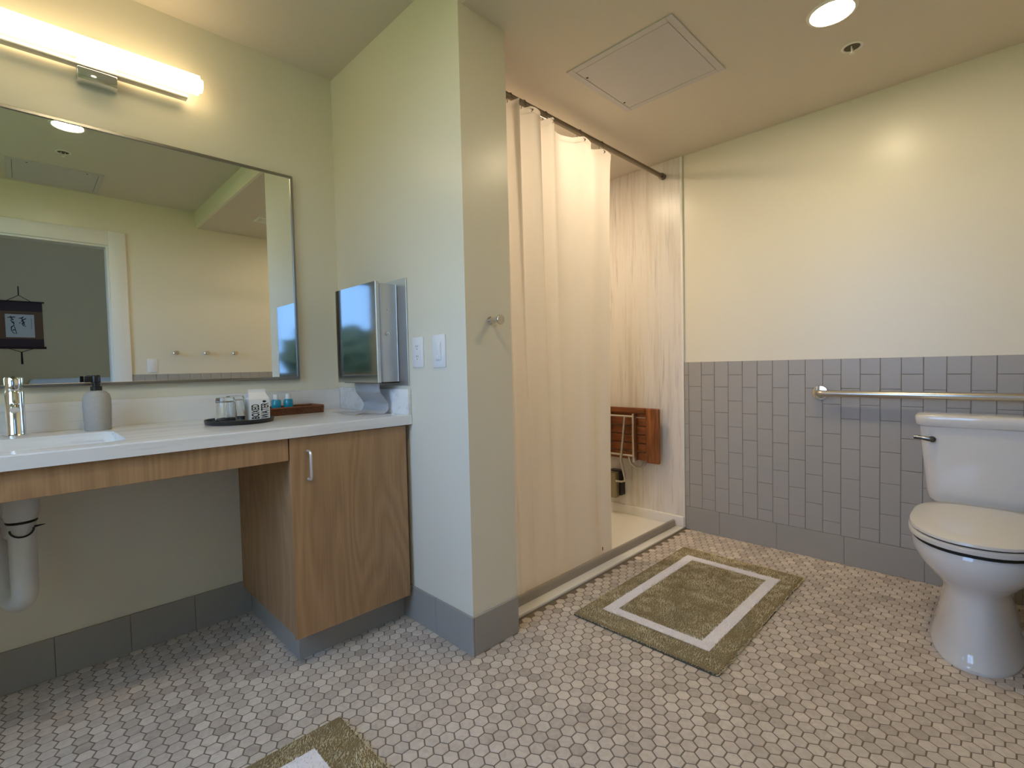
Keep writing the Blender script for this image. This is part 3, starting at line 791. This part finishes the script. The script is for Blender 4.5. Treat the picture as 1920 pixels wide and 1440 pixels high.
# ------------------------------------------------------------------ shower
pan = thing('shower_pan', 'white low-threshold shower base with grey water dam', 'shower base', (2.2, 1.92, 0.0))
bx = lambda v: v - 2.2
by = lambda v: v - 1.92
bm = bmesh.new(); box(bm, bx(XQ + 0.002), bx(XW - 0.001), by(YS), by(1.535), -0.0012, 0.012, 0.002); finish(bm, 'threshold', pan_m, pan)
bm = bmesh.new(); box(bm, bx(XQ + 0.002), bx(XW - 0.001), by(1.535), by(YV - 0.002), -0.0012, 0.014); finish(bm, 'pan_floor', pan_m, pan)
bm = bmesh.new(); box(bm, bx(XW - 0.026), bx(XW - 0.001), by(YS + 0.002), by(YV - 0.03), 0.010, 0.0775, 0.006, 3); box(bm, bx(XQ + 0.002), bx(XQ + 0.026), by(1.5), by(YV - 0.03), 0.010, 0.0775, 0.006, 3)
box(bm, bx(XQ + 0.002), bx(XW - 0.001), by(YV - 0.03), by(YV - 0.002), 0.010, 0.0775, 0.006, 3); finish(bm, 'upstand', pan_m, pan)
bm = bmesh.new(); rings = [[(x, by(1.520) + p[0], p[1]) for p in ((-0.012, 0.011), (0.012, 0.011), (0.011, 0.03), (0.009, 0.046), (0.004, 0.054), (-0.004, 0.054), (-0.009, 0.046), (-0.011, 0.03))] for x in (bx(XQ + 0.004), bx(2.985))]
loft(bm, rings); finish(bm, 'water_dam', dam_m, pan, 60)

for nm, a, lb in (('wall_shower_right', (XW - 0.011, XW - 0.0005, YS + 0.012, YV - 0.012, 0.078, ZL - 0.001), 'pale streaked wall panel behind the folding seat'),
                  ('wall_shower_back', (XQ + 0.012, XW - 0.012, YV - 0.011, YV - 0.0005, 0.078, ZL - 0.001), 'pale streaked wall panel at the back of the shower'),
                  ('wall_shower_left', (XQ + 0.0005, XQ + 0.011, YP + 0.12, YV - 0.012, 0.078, ZL - 0.001), 'pale streaked wall panel on the shower side of the partition')):
    struct(boxo(nm, marble_m, None, *a), lb)
struct(boxo('trim_2', trimw_m, None, XW - 0.014, XW - 0.0003, YS - 0.003, YS + 0.0115, 0.012, ZL - 0.001, 0.002), 'white edge strip of the shower panel')

ROD_Y, ROD_Z = 1.580, 2.292
rod = thing('curtain_rod', 'dark metal shower curtain rod between partition and panel', 'curtain rod', (XQ, ROD_Y, ROD_Z))
bm = bmesh.new(); tube(bm, [(0.012, 0, 0), (XW - 0.012 - XQ, 0, 0)], 0.0135, 18); finish(bm, 'pole', rodm_m, rod, 40)
for x0, x1 in ((0.0115, 0.040), (XW - 0.042 - XQ, XW - 0.0115 - XQ)):
    bm = bmesh.new(); tube(bm, [(x0, 0, 0), (x1, 0, 0)], 0.020, 18); finish(bm, 'end_cap', rodm_m, rod, 40)

# curtain: pleat line (x, depth offset) at the hem tape, opened out towards the floor
top = [(1.415, 0.03), (1.46, -0.02), (1.50, 0.030), (1.535, -0.034), (1.565, 0.028), (1.600, -0.055), (1.640, 0.020), (1.690, -0.045), (1.745, -0.050), (1.795, 0.030), (1.84, -0.046), (1.90, 0.004),
       (1.97, 0.026), (2.05, 0.004), (2.11, -0.028), (2.175, -0.024), (2.19, 0.010), (2.245, 0.016), (2.31, -0.012), (2.375, -0.016)]
bot = [(1.415, 0.015), (1.46, -0.012), (1.51, 0.018), (1.55, -0.016), (1.59, 0.010), (1.635, -0.020), (1.68, -0.004), (1.73, -0.018), (1.79, -0.012), (1.845, 0.012), (1.885, -0.006), (1.94, 0.004),
       (2.00, 0.006), (2.06, -0.002), (2.11, -0.014), (2.16, -0.010), (2.19, 0.004), (2.22, 0.006), (2.26, -0.008), (2.30, -0.010)]


bot = [(x_, d_ * 0.55) for x_, d_ in bot]
tp, bt = catmull(top), catmull(bot)
CZ1, CZ0 = 2.262, 0.035
cur = thing('shower_curtain', 'white fabric shower curtain drawn across half of the shower', 'shower curtain', (1.9, 1.575, CZ0))
bm = bmesh.new(); NZ = 44; rows = []
hooks_i = [1, 3, 5, 7, 10, 14, 18]
for k in range(NZ + 1):
    s = k / NZ; e = s ** 0.6; row = []
    for i, (a, b) in enumerate(zip(tp, bt)):
        x = a[0] * (1 - e) + b[0] * e; y = a[1] * (1 - e) + b[1] * e - 0.025 * s
        y += 0.006 * noise.noise(Vector((x * 5, s * 3.0, 0))) * s
        u_ = i / 6.0; sag = min(abs(u_ - h_) for h_ in hooks_i)
        z = CZ1 + (CZ0 - CZ1) * s - (1 - s) ** 10 * 0.013 * min(1, sag)
        row.append(bm.verts.new((x - 1.9, y, z - CZ0)))
    rows.append(row)
for a, b in zip(rows, rows[1:]):
    for i in range(len(a) - 1): bm.faces.new((a[i], a[i + 1], b[i + 1], b[i]))
finish(bm, 'cloth', curtain_m, cur, 180)
bm = bmesh.new()                                     # stitched hem along the top edge
hr = [[bm.verts.new((x - 1.9, y - 0.0012, CZ1 - CZ0 - d - 0.013 * min(1, min(abs(i / 6.0 - h_) for h_ in hooks_i)))) for i, (x, y) in enumerate(tp)] for d in (0.026, 0.029)]
for i in range(len(tp) - 1): bm.faces.new((hr[0][i], hr[0][i + 1], hr[1][i + 1], hr[1][i]))
finish(bm, 'hem_stitch', curtain_m, cur, 180)
boxo('care_tag', mat('tag_brown', (0.06, 0.045, 0.04, 1), 0.8), cur, 0.300, 0.304, -0.040, -0.037, 0.030, 0.048)
for oi, h_ in enumerate(hooks_i):
    x, y = top[h_]
    hk = thing('curtain_ring', '%s dark wire curtain ring on the rod counted from the partition' % ('first', 'second', 'third', 'fourth', 'fifth', 'sixth', 'seventh')[oi], 'curtain ring', (x, ROD_Y, ROD_Z), 0, 'wire rings along the curtain rod')
    bm = bmesh.new()
    dy = (1.575 + y) - ROD_Y
    P = [(0, 0.0152 * cos(a), 0.0152 * sin(a)) for a in [-0.6 + (pi + 1.2) * k / 14 for k in range(15)]]
    P = [(0, 0.016, -0.030)] + P + [(0, dy * 0.5 - 0.006, -0.032), (0, dy - 0.007, -0.046), (0, dy - 0.005, -0.054), (0, dy + 0.002, -0.052)]
    tube(bm, P, 0.0017, 6); finish(bm, 'wire', rodm_m, hk, 60)
    bm = bmesh.new(); bmesh.ops.create_uvsphere(bm, u_segments=10, v_segments=8, radius=0.0042, matrix=Matrix.Translation((0, dy - 0.007, -0.048))); finish(bm, 'bead', rodm_m, hk)

# folding seat on the shower side wall --------------------------------------
seat = thing('folding_shower_seat', 'teak folding shower seat folded up against the wall panel', 'shower seat', (XW - 0.011, 1.85, 0.12))
sy = lambda v: v - 1.85
sz = lambda v: v - 0.12
xf = -0.055                                          # planks stand this far off the panel
for y0_, y1_ in ((1.590, 1.690), (2.030, 2.130)):
    boxo('end_plank', tkv, seat, xf - 0.026, xf, sy(y0_), sy(y1_), sz(0.412), sz(0.780), 0.010, 3)
for k in range(6):
    z0_ = 0.424 + k * 0.0585
    boxo('slat', tk, seat, xf - 0.016, xf + 0.004, sy(1.688), sy(2.032), sz(z0_), sz(z0_ + 0.052), 0.003)
boxo('top_rail', tk, seat, xf - 0.026, xf, sy(1.690), sy(2.03), sz(0.745), sz(0.780), 0.004)
boxo('side_bar', steel_m, seat, xf - 0.066, xf - 0.026, sy(1.752), sy(1.766), sz(0.420), sz(0.742), 0.002)
boxo('side_bar', steel_m, seat, xf - 0.066, xf - 0.026, sy(1.955), sy(1.969), sz(0.420), sz(0.742), 0.002)
for zz_ in (0.722, 0.455):
    bm = bmesh.new(); tube(bm, [(xf - 0.05, sy(1.760), sz(zz_)), (xf - 0.05, sy(1.962), sz(zz_))], 0.0075, 14); finish(bm, 'cross_tube', steel_m, seat, 40)
bm = bmesh.new(); tube(bm, [(xf - 0.058, sy(1.826), sz(0.715)), (xf - 0.060, sy(1.846), sz(0.52)), (xf - 0.058, sy(1.862), sz(0.42)), (xf - 0.052, sy(1.852), sz(0.37)), (xf - 0.045, sy(1.838), sz(0.29)), (xf - 0.044, sy(1.842), sz(0.272)), (xf - 0.042, sy(1.870), sz(0.262)), (xf - 0.042, sy(1.925), sz(0.262))],
                         [0.008, 0.009, 0.010, 0.010, 0.0085, 0.008, 0.0075, 0.0075], 12); finish(bm, 'support_leg', steel_m, seat, 60)
bm = bmesh.new(); tube(bm, [(xf - 0.05, sy(1.80), sz(0.448)), (xf - 0.04, sy(1.795), sz(0.405)), (xf - 0.02, sy(1.765), sz(0.372)), (xf + 0.01, sy(1.742), sz(0.372)), (xf + 0.045, sy(1.735), sz(0.395))], 0.009, 12); finish(bm, 'hinge_arm', steel_m, seat, 60)
boxo('foot_block', mat('bronze_plate', (0.30, 0.26, 0.16, 1), 0.35, 0.8), seat, xf - 0.052, xf + 0.0, sy(1.912), sy(1.992), sz(0.140), sz(0.318), 0.003)
boxo('wall_bracket', black_m, seat, xf + 0.0, -0.0002, sy(1.900), sy(2.000), sz(0.150), sz(0.325), 0.002)
boxo('wall_mount', steel_m, seat, xf + 0.004, -0.0002, sy(1.720), sy(1.780), sz(0.43), sz(0.52), 0.003)

# ------------------------------------------------------------------ grab bar
gb = thing('grab_bar', 'long stainless steel grab bar on the tiled wall behind the toilet', 'grab bar', (XW - 0.0105, 0.69, 0.902))
bm = bmesh.new()
P = [(-0.004, 0, 0)] + [(-0.030 - 0.026 * sin(a), -0.026 * (1 - cos(a)), 0) for a in (0, .3, .6, .9, 1.2, 1.57)] + [(-0.056, -0.85, 0)] + \
    [(-0.030 - 0.026 * cos(a), -0.85 - 0.026 * sin(a), 0) for a in (.4, .8, 1.2, 1.57)] + [(-0.004, -0.876, 0)]
tube(bm, P, 0.0165, 20); finish(bm, 'rail', steel_m, gb, 60)
for y in (0.0, -0.876):
    bm = bmesh.new(); lathe(bm, [(0.040, 0), (0.040, 0.003), (0.036, 0.008), (0.020, 0.011)], 32); xform(bm, Matrix.Translation((0, y, 0)) @ Matrix.Rotation(-pi / 2, 4, 'Y')); finish(bm, 'flange', chrome_m, gb, 40)

# ------------------------------------------------------------------ toilet (local +x points from the wall into the room)
toi = thing('toilet', 'white two-piece toilet with closed lid under the grab bar', 'toilet', (XW - 0.0115, 0.062, 0), pi)


def egg(u0, u1, hw, z, nf=2.2, nb=2.8, n=40):
    uc = u0 + (u1 - u0) * 0.46; out = []
    for i in range(n):
        t_ = 2 * pi * i / n; c, s = cos(t_), sin(t_); e = nf if c > 0 else nb
        a = (u1 - uc) if c > 0 else (uc - u0)
        out.append((uc + a * math.copysign(abs(c) ** (2 / e), c), hw * math.copysign(abs(s) ** (2 / e), s), z))
    return out


bm = bmesh.new()
loft(bm, [egg(0.20, 0.770, 0.132, 0.0), egg(0.20, 0.772, 0.134, 0.012), egg(0.205, 0.762, 0.128, 0.020), egg(0.21, 0.750, 0.118, 0.08), egg(0.215, 0.735, 0.104, 0.16), egg(0.21, 0.725, 0.100, 0.22), egg(0.19, 0.730, 0.112, 0.255),
          egg(0.16, 0.760, 0.148, 0.290), egg(0.13, 0.788, 0.180, 0.325), egg(0.11, 0.803, 0.197, 0.362), egg(0.10, 0.803, 0.198, 0.385), egg(0.10, 0.795, 0.192, 0.408), egg(0.14, 0.76, 0.16, 0.411)])
finish(bm, 'bowl', porc_m, toi, 60)
bm = bmesh.new(); loft(bm, [rrect(0.005, 0.30, -0.10, 0.10, 0.30, 0.04), rrect(0.002, 0.30, -0.135, 0.135, 0.37, 0.05), rrect(0.002, 0.30, -0.15, 0.15, 0.425, 0.05), rrect(0.01, 0.29, -0.145, 0.145, 0.431, 0.05)]); finish(bm, 'deck', porc_m, toi, 60)
bm = bmesh.new(); loft(bm, [egg(0.265, 0.806, 0.196, 0.4185, 2.2, 3.5), egg(0.262, 0.810, 0.199, 0.421, 2.2, 3.5), egg(0.262, 0.810, 0.199, 0.435, 2.2, 3.5), egg(0.268, 0.804, 0.194, 0.4395, 2.2, 3.5)]); finish(bm, 'seat', seat_m, toi, 50)
bm = bmesh.new(); loft(bm, [egg(0.27, 0.800, 0.189, 0.4065, 2.2, 3.5), egg(0.27, 0.800, 0.189, 0.4455, 2.2, 3.5)]); finish(bm, 'seat_gap_shade', dark_m, toi, 50)  # near-black filler: shade between bowl, seat and lid put into its colour
bm = bmesh.new(); loft(bm, [egg(0.245, 0.804, 0.195, 0.4435, 2.2, 4), egg(0.242, 0.808, 0.198, 0.4465, 2.2, 4), egg(0.242, 0.806, 0.196, 0.4550, 2.2, 4), egg(0.25, 0.790, 0.182, 0.4615, 2.2, 4), egg(0.28, 0.70, 0.12, 0.4645, 2.2, 4), egg(0.35, 0.6, 0.06, 0.4655)]); finish(bm, 'lid', seat_m, toi, 50)
for s in (-1, 1): boxo('hinge', seat_m, toi, 0.228, 0.262, s * 0.075 - 0.018, s * 0.075 + 0.018, 0.4305, 0.458, 0.006)


def tank_ring(u1, hw, z, r, bow, u0=0.006, n=8):
    P = rrect(u0, u1, -hw, hw, z, r, n); return [(p[0] + bow * (1 - (p[1] / hw) ** 2) * max(0, (p[0] - u0) / (u1 - u0)), p[1], p[2]) for p in P]


bm = bmesh.new()
loft(bm, [tank_ring(0.150, 0.120, 0.432, 0.03, 0.0, 0.03), tank_ring(0.178, 0.158, 0.438, 0.045, 0.004, 0.012), tank_ring(0.190, 0.172, 0.455, 0.05, 0.008), tank_ring(0.194, 0.178, 0.49, 0.05, 0.010), tank_ring(0.203, 0.198, 0.70, 0.05, 0.012), tank_ring(0.207, 0.203, 0.776, 0.05, 0.012)])
finish(bm, 'tank', porc_m, toi, 50)
bm = bmesh.new()
loft(bm, [tank_ring(0.212, 0.208, 0.7765, 0.05, 0.012, 0.003), tank_ring(0.219, 0.216, 0.783, 0.055, 0.014, 0.001), tank_ring(0.221, 0.219, 0.815, 0.055, 0.014, 0.001), tank_ring(0.218, 0.216, 0.824, 0.055, 0.014, 0.003), tank_ring(0.205, 0.203, 0.828, 0.05, 0.012, 0.01)])
finish(bm, 'tank_lid', porc_m, toi, 50)
lev = mat('lever_chrome', (0.16, 0.155, 0.15, 1), 0.18, 1.0)
bm = bmesh.new(); tube(bm, [(0.200, -0.155, 0.722), (0.222, -0.155, 0.722)], 0.013, 18); lv = finish(bm, 'lever_pivot', lev, toi)
bm = bmesh.new(); tube(bm, [(0.224, -0.148, 0.722), (0.226, -0.165, 0.723), (0.224, -0.190, 0.726), (0.220, -0.215, 0.728)], [0.010, 0.0105, 0.008, 0.009], 14); finish(bm, 'flush_lever', lev, lv, 60)


# ------------------------------------------------------------------ bath mats
def bath_mat(label, rect):
    x0, x1, y0, y1 = rect; cx, cy = (x0 + x1) / 2, (y0 + y1) / 2; hx, hy = (x1 - x0) / 2, (y1 - y0) / 2
    t_ = thing('bath_mat', label, 'bath mat', (cx, cy, 0.0004), 0, 'olive bath mats with a white border')
    bm = bmesh.new(); loft(bm, [rrect(-hx, hx, -hy, hy, 0.0, 0.012, 3), rrect(-hx, hx, -hy, hy, 0.006, 0.012, 3)]); finish(bm, 'backing', backing_m, t_)
    ox_, oy_, bw = 0.112, 0.078, 0.048
    boxo('core', olive_core_m, t_, -hx + 0.004, hx - 0.004, -hy + 0.004, hy - 0.004, 0.005, 0.010, 0.002)
    bm = bmesh.new(); qx, qy = hx - ox_, hy - oy_
    for a_ in ((-qx, qx, -qy, -qy + bw), (-qx, qx, qy - bw, qy), (-qx, -qx + bw, -qy + bw, qy - bw), (qx - bw, qx, -qy + bw, qy - bw)): box(bm, *a_, 0.0095, 0.0125)
    finish(bm, 'border_core', white_core_m, t_)
    for nm, mm, want in (('olive_pile', olive_m, 0), ('white_border', white_pile_m, 1)):
        V, Fc, tn = [], [], []
        st = 0.0047; ny = int(2 * hy / st); nx = int(2 * hx / st)
        for i in range(nx):
            for j in range(ny):
                x = -hx + (i + random.random()) * st; y = -hy + (j + random.random()) * st
                wob = 0.0025 * noise.noise(Vector((x * 18, y * 18, 3)))
                ax, ay = abs(x) + wob, abs(y) + wob
                outer = ax < hx - ox_ and ay < hy - oy_; inner = ax < hx - ox_ - bw and ay < hy - oy_ - bw
                isw = outer and not inner
                if isw != bool(want): continue
                pch = noise.noise(Vector((x * 9, y * 9, 1.7))); p2 = noise.noise(Vector((x * 26, y * 26, 8.2)))
                h_ = (0.017 if want else 0.0155) * (1 + 0.22 * p2) * random.uniform(0.82, 1.12)
                an = 2.5 * pch + random.uniform(-0.9, 0.9); ln = (0.006 + 0.004 * p2 + random.uniform(-0.003, 0.004)) * (0.5 if want else 1)
                edge = min(hx - abs(x), hy - abs(y))
                dx, dy = ln * cos(an), ln * sin(an)
                if edge < 0.012: dx += 0.007 * (x / hx if hx - abs(x) < 0.012 else 0); dy += 0.007 * (y / hy if hy - abs(y) < 0.012 else 0); h_ *= 0.8
                wd = 0.0030; ta = random.uniform(0, pi); wx, wy = wd * cos(ta), wd * sin(ta)
                b = len(V); V += [(x - wx, y - wy, 0.004), (x + wx, y + wy, 0.004), (x + wx * 0.6 + dx * 0.5, y + wy * 0.6 + dy * 0.5, h_ * 0.62), (x - wx * 0.6 + dx * 0.5, y - wy * 0.6 + dy * 0.5, h_ * 0.62), (x + dx, y + dy, h_)]
                Fc += [(b, b + 1, b + 2, b + 3), (b + 3, b + 2, b + 4)]
                tv = min(1, max(0, 0.5 + 0.35 * p2 + 0.3 * pch + random.uniform(-0.25, 0.25))); tn += [tv, tv]
        me = bpy.data.meshes.new(nm); me.from_pydata(V, [], Fc); a_ = me.attributes.new('tone', 'FLOAT', 'FACE'); a_.data.foreach_set('value', tn)
        o_ = link(me, nm, mm, t_, 0); o_['kind'] = 'stuff'
    return t_


bath_mat('olive shag bath mat with white border in front of the shower', MAT_A)
bath_mat('olive shag bath mat with white border in front of the vanity', MAT_B)

# ------------------------------------------------------------------ bedroom beyond the doorway (seen in the mirror)
BX0, BX1, BY0, BZ = -3.7, 1.75, -4.2, 2.95
BWX0, BWX1, BWZ0, BWZ1 = -3.30, -0.95, 1.0, 2.82
struct(boxo('floor_bedroom', bedfloor_m, None, BX0, BX1, BY0, YE - T, -0.1, -0.0015))
struct(boxo('ceiling_bedroom', bedwall_m, None, BX0, BX1, BY0, YE - T, BZ, BZ + 0.1))
struct(boxo('wall_bedroom_right', bedwall_m, None, BX1, BX1 + T, BY0, YE - T, -0.1, BZ + 0.1))
struct(boxo('wall_bedroom_left', bedwall_m, None, BX0 - T, BX0, BY0, YE - T, -0.1, BZ + 0.1))
struct(boxo('wall_bedroom_side', bedwall_m, None, BX0, XL - T, YE - T, YE - T + 0.05, -0.1, BZ + 0.1))
bm = bmesh.new()
box(bm, BX0 - T, BWX0, BY0 - T, BY0, -0.1, BZ + 0.1); box(bm, BWX1, BX1 + T, BY0 - T, BY0, -0.1, BZ + 0.1)
box(bm, BWX0, BWX1, BY0 - T, BY0, -0.1, BWZ0); box(bm, BWX0, BWX1, BY0 - T, BY0, BWZ1, BZ + 0.1)
struct(finish(bm, 'wall_bedroom_back', bedwall_m))
w2 = thing('window_2', 'wide white framed window in the bedroom', 'window', (0, BY0 - 0.06, 0)); w2['kind'] = 'structure'; del w2['category']
bm = bmesh.new(); t = 0.05
box(bm, BWX0, BWX0 + t, -0.03, 0.03, BWZ0, BWZ1); box(bm, BWX1 - t, BWX1, -0.03, 0.03, BWZ0, BWZ1)
box(bm, BWX0 + t, BWX1 - t, -0.03, 0.03, BWZ0, BWZ0 + t); box(bm, BWX0 + t, BWX1 - t, -0.03, 0.03, BWZ1 - t, BWZ1)
finish(bm, 'window_frame', trimw_m, w2)
boxo('pane', tint_m, w2, BWX0 + t, BWX1 - t, -0.003, 0.003, BWZ0 + t, BWZ1 - t)

# hanging scroll
scx = 0.005
scr = thing('hanging_scroll', 'brown hanging scroll with black brush calligraphy on the bedroom wall', 'scroll', (scx, BY0, 1.45), pi)
boxo('silk_mount', silk_m, scr, -0.215, 0.215, -0.008, -0.002, 0.02, 0.60, 0.001, 1)
boxo('lower_band', maroon_m, scr, -0.215, 0.215, -0.010, -0.007, 0.02, 0.125); boxo('upper_band', maroon_m, scr, -0.215, 0.215, -0.010, -0.007, 0.48, 0.60)
boxo('paper', rice_m, scr, -0.133, 0.133, -0.0105, -0.0085, 0.145, 0.44, 0.0008, 1)
for z, r in ((0.012, 0.014), (0.605, 0.009)):
    bm = bmesh.new(); tube(bm, [(-0.235, -0.012, z), (0.235, -0.012, z)], r, 12); finish(bm, 'roller', maroon_m, scr)
bm = bmesh.new(); tube(bm, [(-0.11, -0.008, 0.61), (0, -0.006, 0.685), (0.11, -0.008, 0.61)], 0.004, 6); tube(bm, [(0, -0.006, 0.685), (0, -0.004, 0.80)], 0.006, 6); finish(bm, 'cord', maroon_m, scr)
bm = bmesh.new(); tube(bm, [(-0.11, -0.010, 0.0), (0, -0.010, -0.045), (0.11, -0.010, 0.0)], 0.004, 6); tube(bm, [(0, -0.010, -0.045), (0.0, -0.010, -0.20)], [0.008, 0.011], 8); finish(bm, 'tassel', maroon_m, scr)


def stroke(bm, P, wds):
    """Brush stroke as a thin ribbon on the paper (local x, z)."""
    P = [Vector((p[0], 0, p[1])) for p in P]; L_, R_ = [], []
    for i, p in enumerate(P):
        d = (P[min(i + 1, len(P) - 1)] - P[max(i - 1, 0)]).normalized(); nrm = Vector((-d.z, 0, d.x)) * wds[min(i, len(wds) - 1)] / 2
        L_.append(bm.verts.new((p.x + nrm.x, -0.0112, p.z + nrm.z))); R_.append(bm.verts.new((p.x - nrm.x, -0.0112, p.z - nrm.z)))
    for i in range(len(P) - 1): bm.faces.new((L_[i], L_[i + 1], R_[i + 1], R_[i]))


W_ = [0.010, 0.014, 0.008]
# the mirror reverses the sheet: marks are laid out for the real wall, two columns and a small signature
for P in ([(0.040, 0.405), (0.075, 0.400), (0.112, 0.395)], [(0.083, 0.415), (0.075, 0.385), (0.060, 0.370)], [(0.055, 0.372), (0.085, 0.362), (0.070, 0.345), (0.050, 0.335)], [(0.078, 0.345), (0.055, 0.322), (0.060, 0.305)],
          [(0.050, 0.300), (0.080, 0.275), (0.082, 0.235), (0.060, 0.195), (0.035, 0.190), (0.045, 0.240), (0.052, 0.280)], [(0.045, 0.245), (0.070, 0.235)],
          [(-0.035, 0.412), (-0.020, 0.395), (0.010, 0.388)], [(-0.060, 0.390), (-0.030, 0.372), (-0.010, 0.345)], [(-0.018, 0.390), (-0.030, 0.340), (-0.042, 0.300)], [(-0.045, 0.345), (-0.020, 0.322), (-0.030, 0.292), (-0.055, 0.288)],
          [(0.006, 0.335), (-0.002, 0.325)]):
    bm = bmesh.new(); stroke(bm, P, W_); finish(bm, 'brush_stroke', ink_m, scr, 0)
for k in range(7):
    bm = bmesh.new(); stroke(bm, [(-0.104 - 0.002 * (k % 2), 0.392 - k * 0.020), (-0.108, 0.384 - k * 0.020)], [0.006, 0.008]); finish(bm, 'signature_mark', ink_m, scr, 0)

bed = thing('bed', 'white bed with pillows standing against the bedroom wall', 'bed', (0.62, -3.2, 0))
boxo('mattress', linen_m, bed, -0.75, 0.75, -0.97, 0.95, 0.30, 0.58, 0.05, 4)
boxo('bed_frame', oak_m, bed, -0.77, 0.77, -0.98, 0.97, 0.12, 0.30, 0.01)
for x in (-0.7, 0.7):
    for y in (-0.9, 0.9): boxo('leg', oak_m, bed, x - 0.04, x + 0.04, y - 0.04, y + 0.04, -0.001, 0.12)
boxo('duvet', linen_m, bed, -0.79, 0.79, -0.45, 0.99, 0.40, 0.588, 0.04, 4)
for x, lb, g in ((-0.02, 'white pillow propped up on the bed nearer the scroll', 0), (0.62 + 0.36, 'white pillow propped up on the bed away from the scroll', 1)):
    bm = bmesh.new(); box(bm, -0.31, 0.31, -0.07, 0.07, 0, 0.46, 0.06, 4)
    for v in bm.verts: v.co.y *= 1.15 - 1.0 * (abs(v.co.x) / 0.31) ** 4 * 0.5
    pl = finish(bm, 'pillow', linen_m, None, 80); pl.location = (0.36 if g == 0 else 0.99, -4.06, 0.60); pl.rotation_euler = (radians(9), 0, 0); tag(pl, lb, 'pillow', 'pillows on the bed')

# ------------------------------------------------------------------ outdoors beyond the windows
bm = bmesh.new(); box(bm, -60, 60, -60, 40, -0.45, -0.30); struct(finish(bm, 'ground_lawn', grass_m), 'green lawn outside the windows')


def hedge(label, c, rx, ry, h_, seed):
    bm = bmesh.new(); bmesh.ops.create_icosphere(bm, subdivisions=5, radius=1.0)
    for v in bm.verts:
        d = v.co.normalized(); k = 1 + 0.16 * noise.fractal(d * 3 + Vector((seed, 0, 0)), 0.8, 2.1, 5)
        v.co = Vector((d.x * rx * k, d.y * ry * k, max(0, d.z * 0.5 + 0.5) * h_ * k))
    o_ = finish(bm, 'hedge', leaf_m, None, 180, (c[0], c[1], -0.30)); tag(o_, label, 'hedge', 'hedges across the lawn'); return o_


for i, (x, y, rx, ry, h_, lb) in enumerate(((-17, -32, 6, 2.5, 4.6, 'tall green hedge on the lawn straight beyond the bedroom window'), (-1, -32, 7, 2.5, 3.8, 'low green hedge on the lawn behind the scroll wall'),
                                            (-32, -13, 2.5, 8, 4.6, 'long green hedge on the lawn beyond the bathroom window'))):
    hedge(lb, (x, y), rx, ry, h_, i * 7.3)
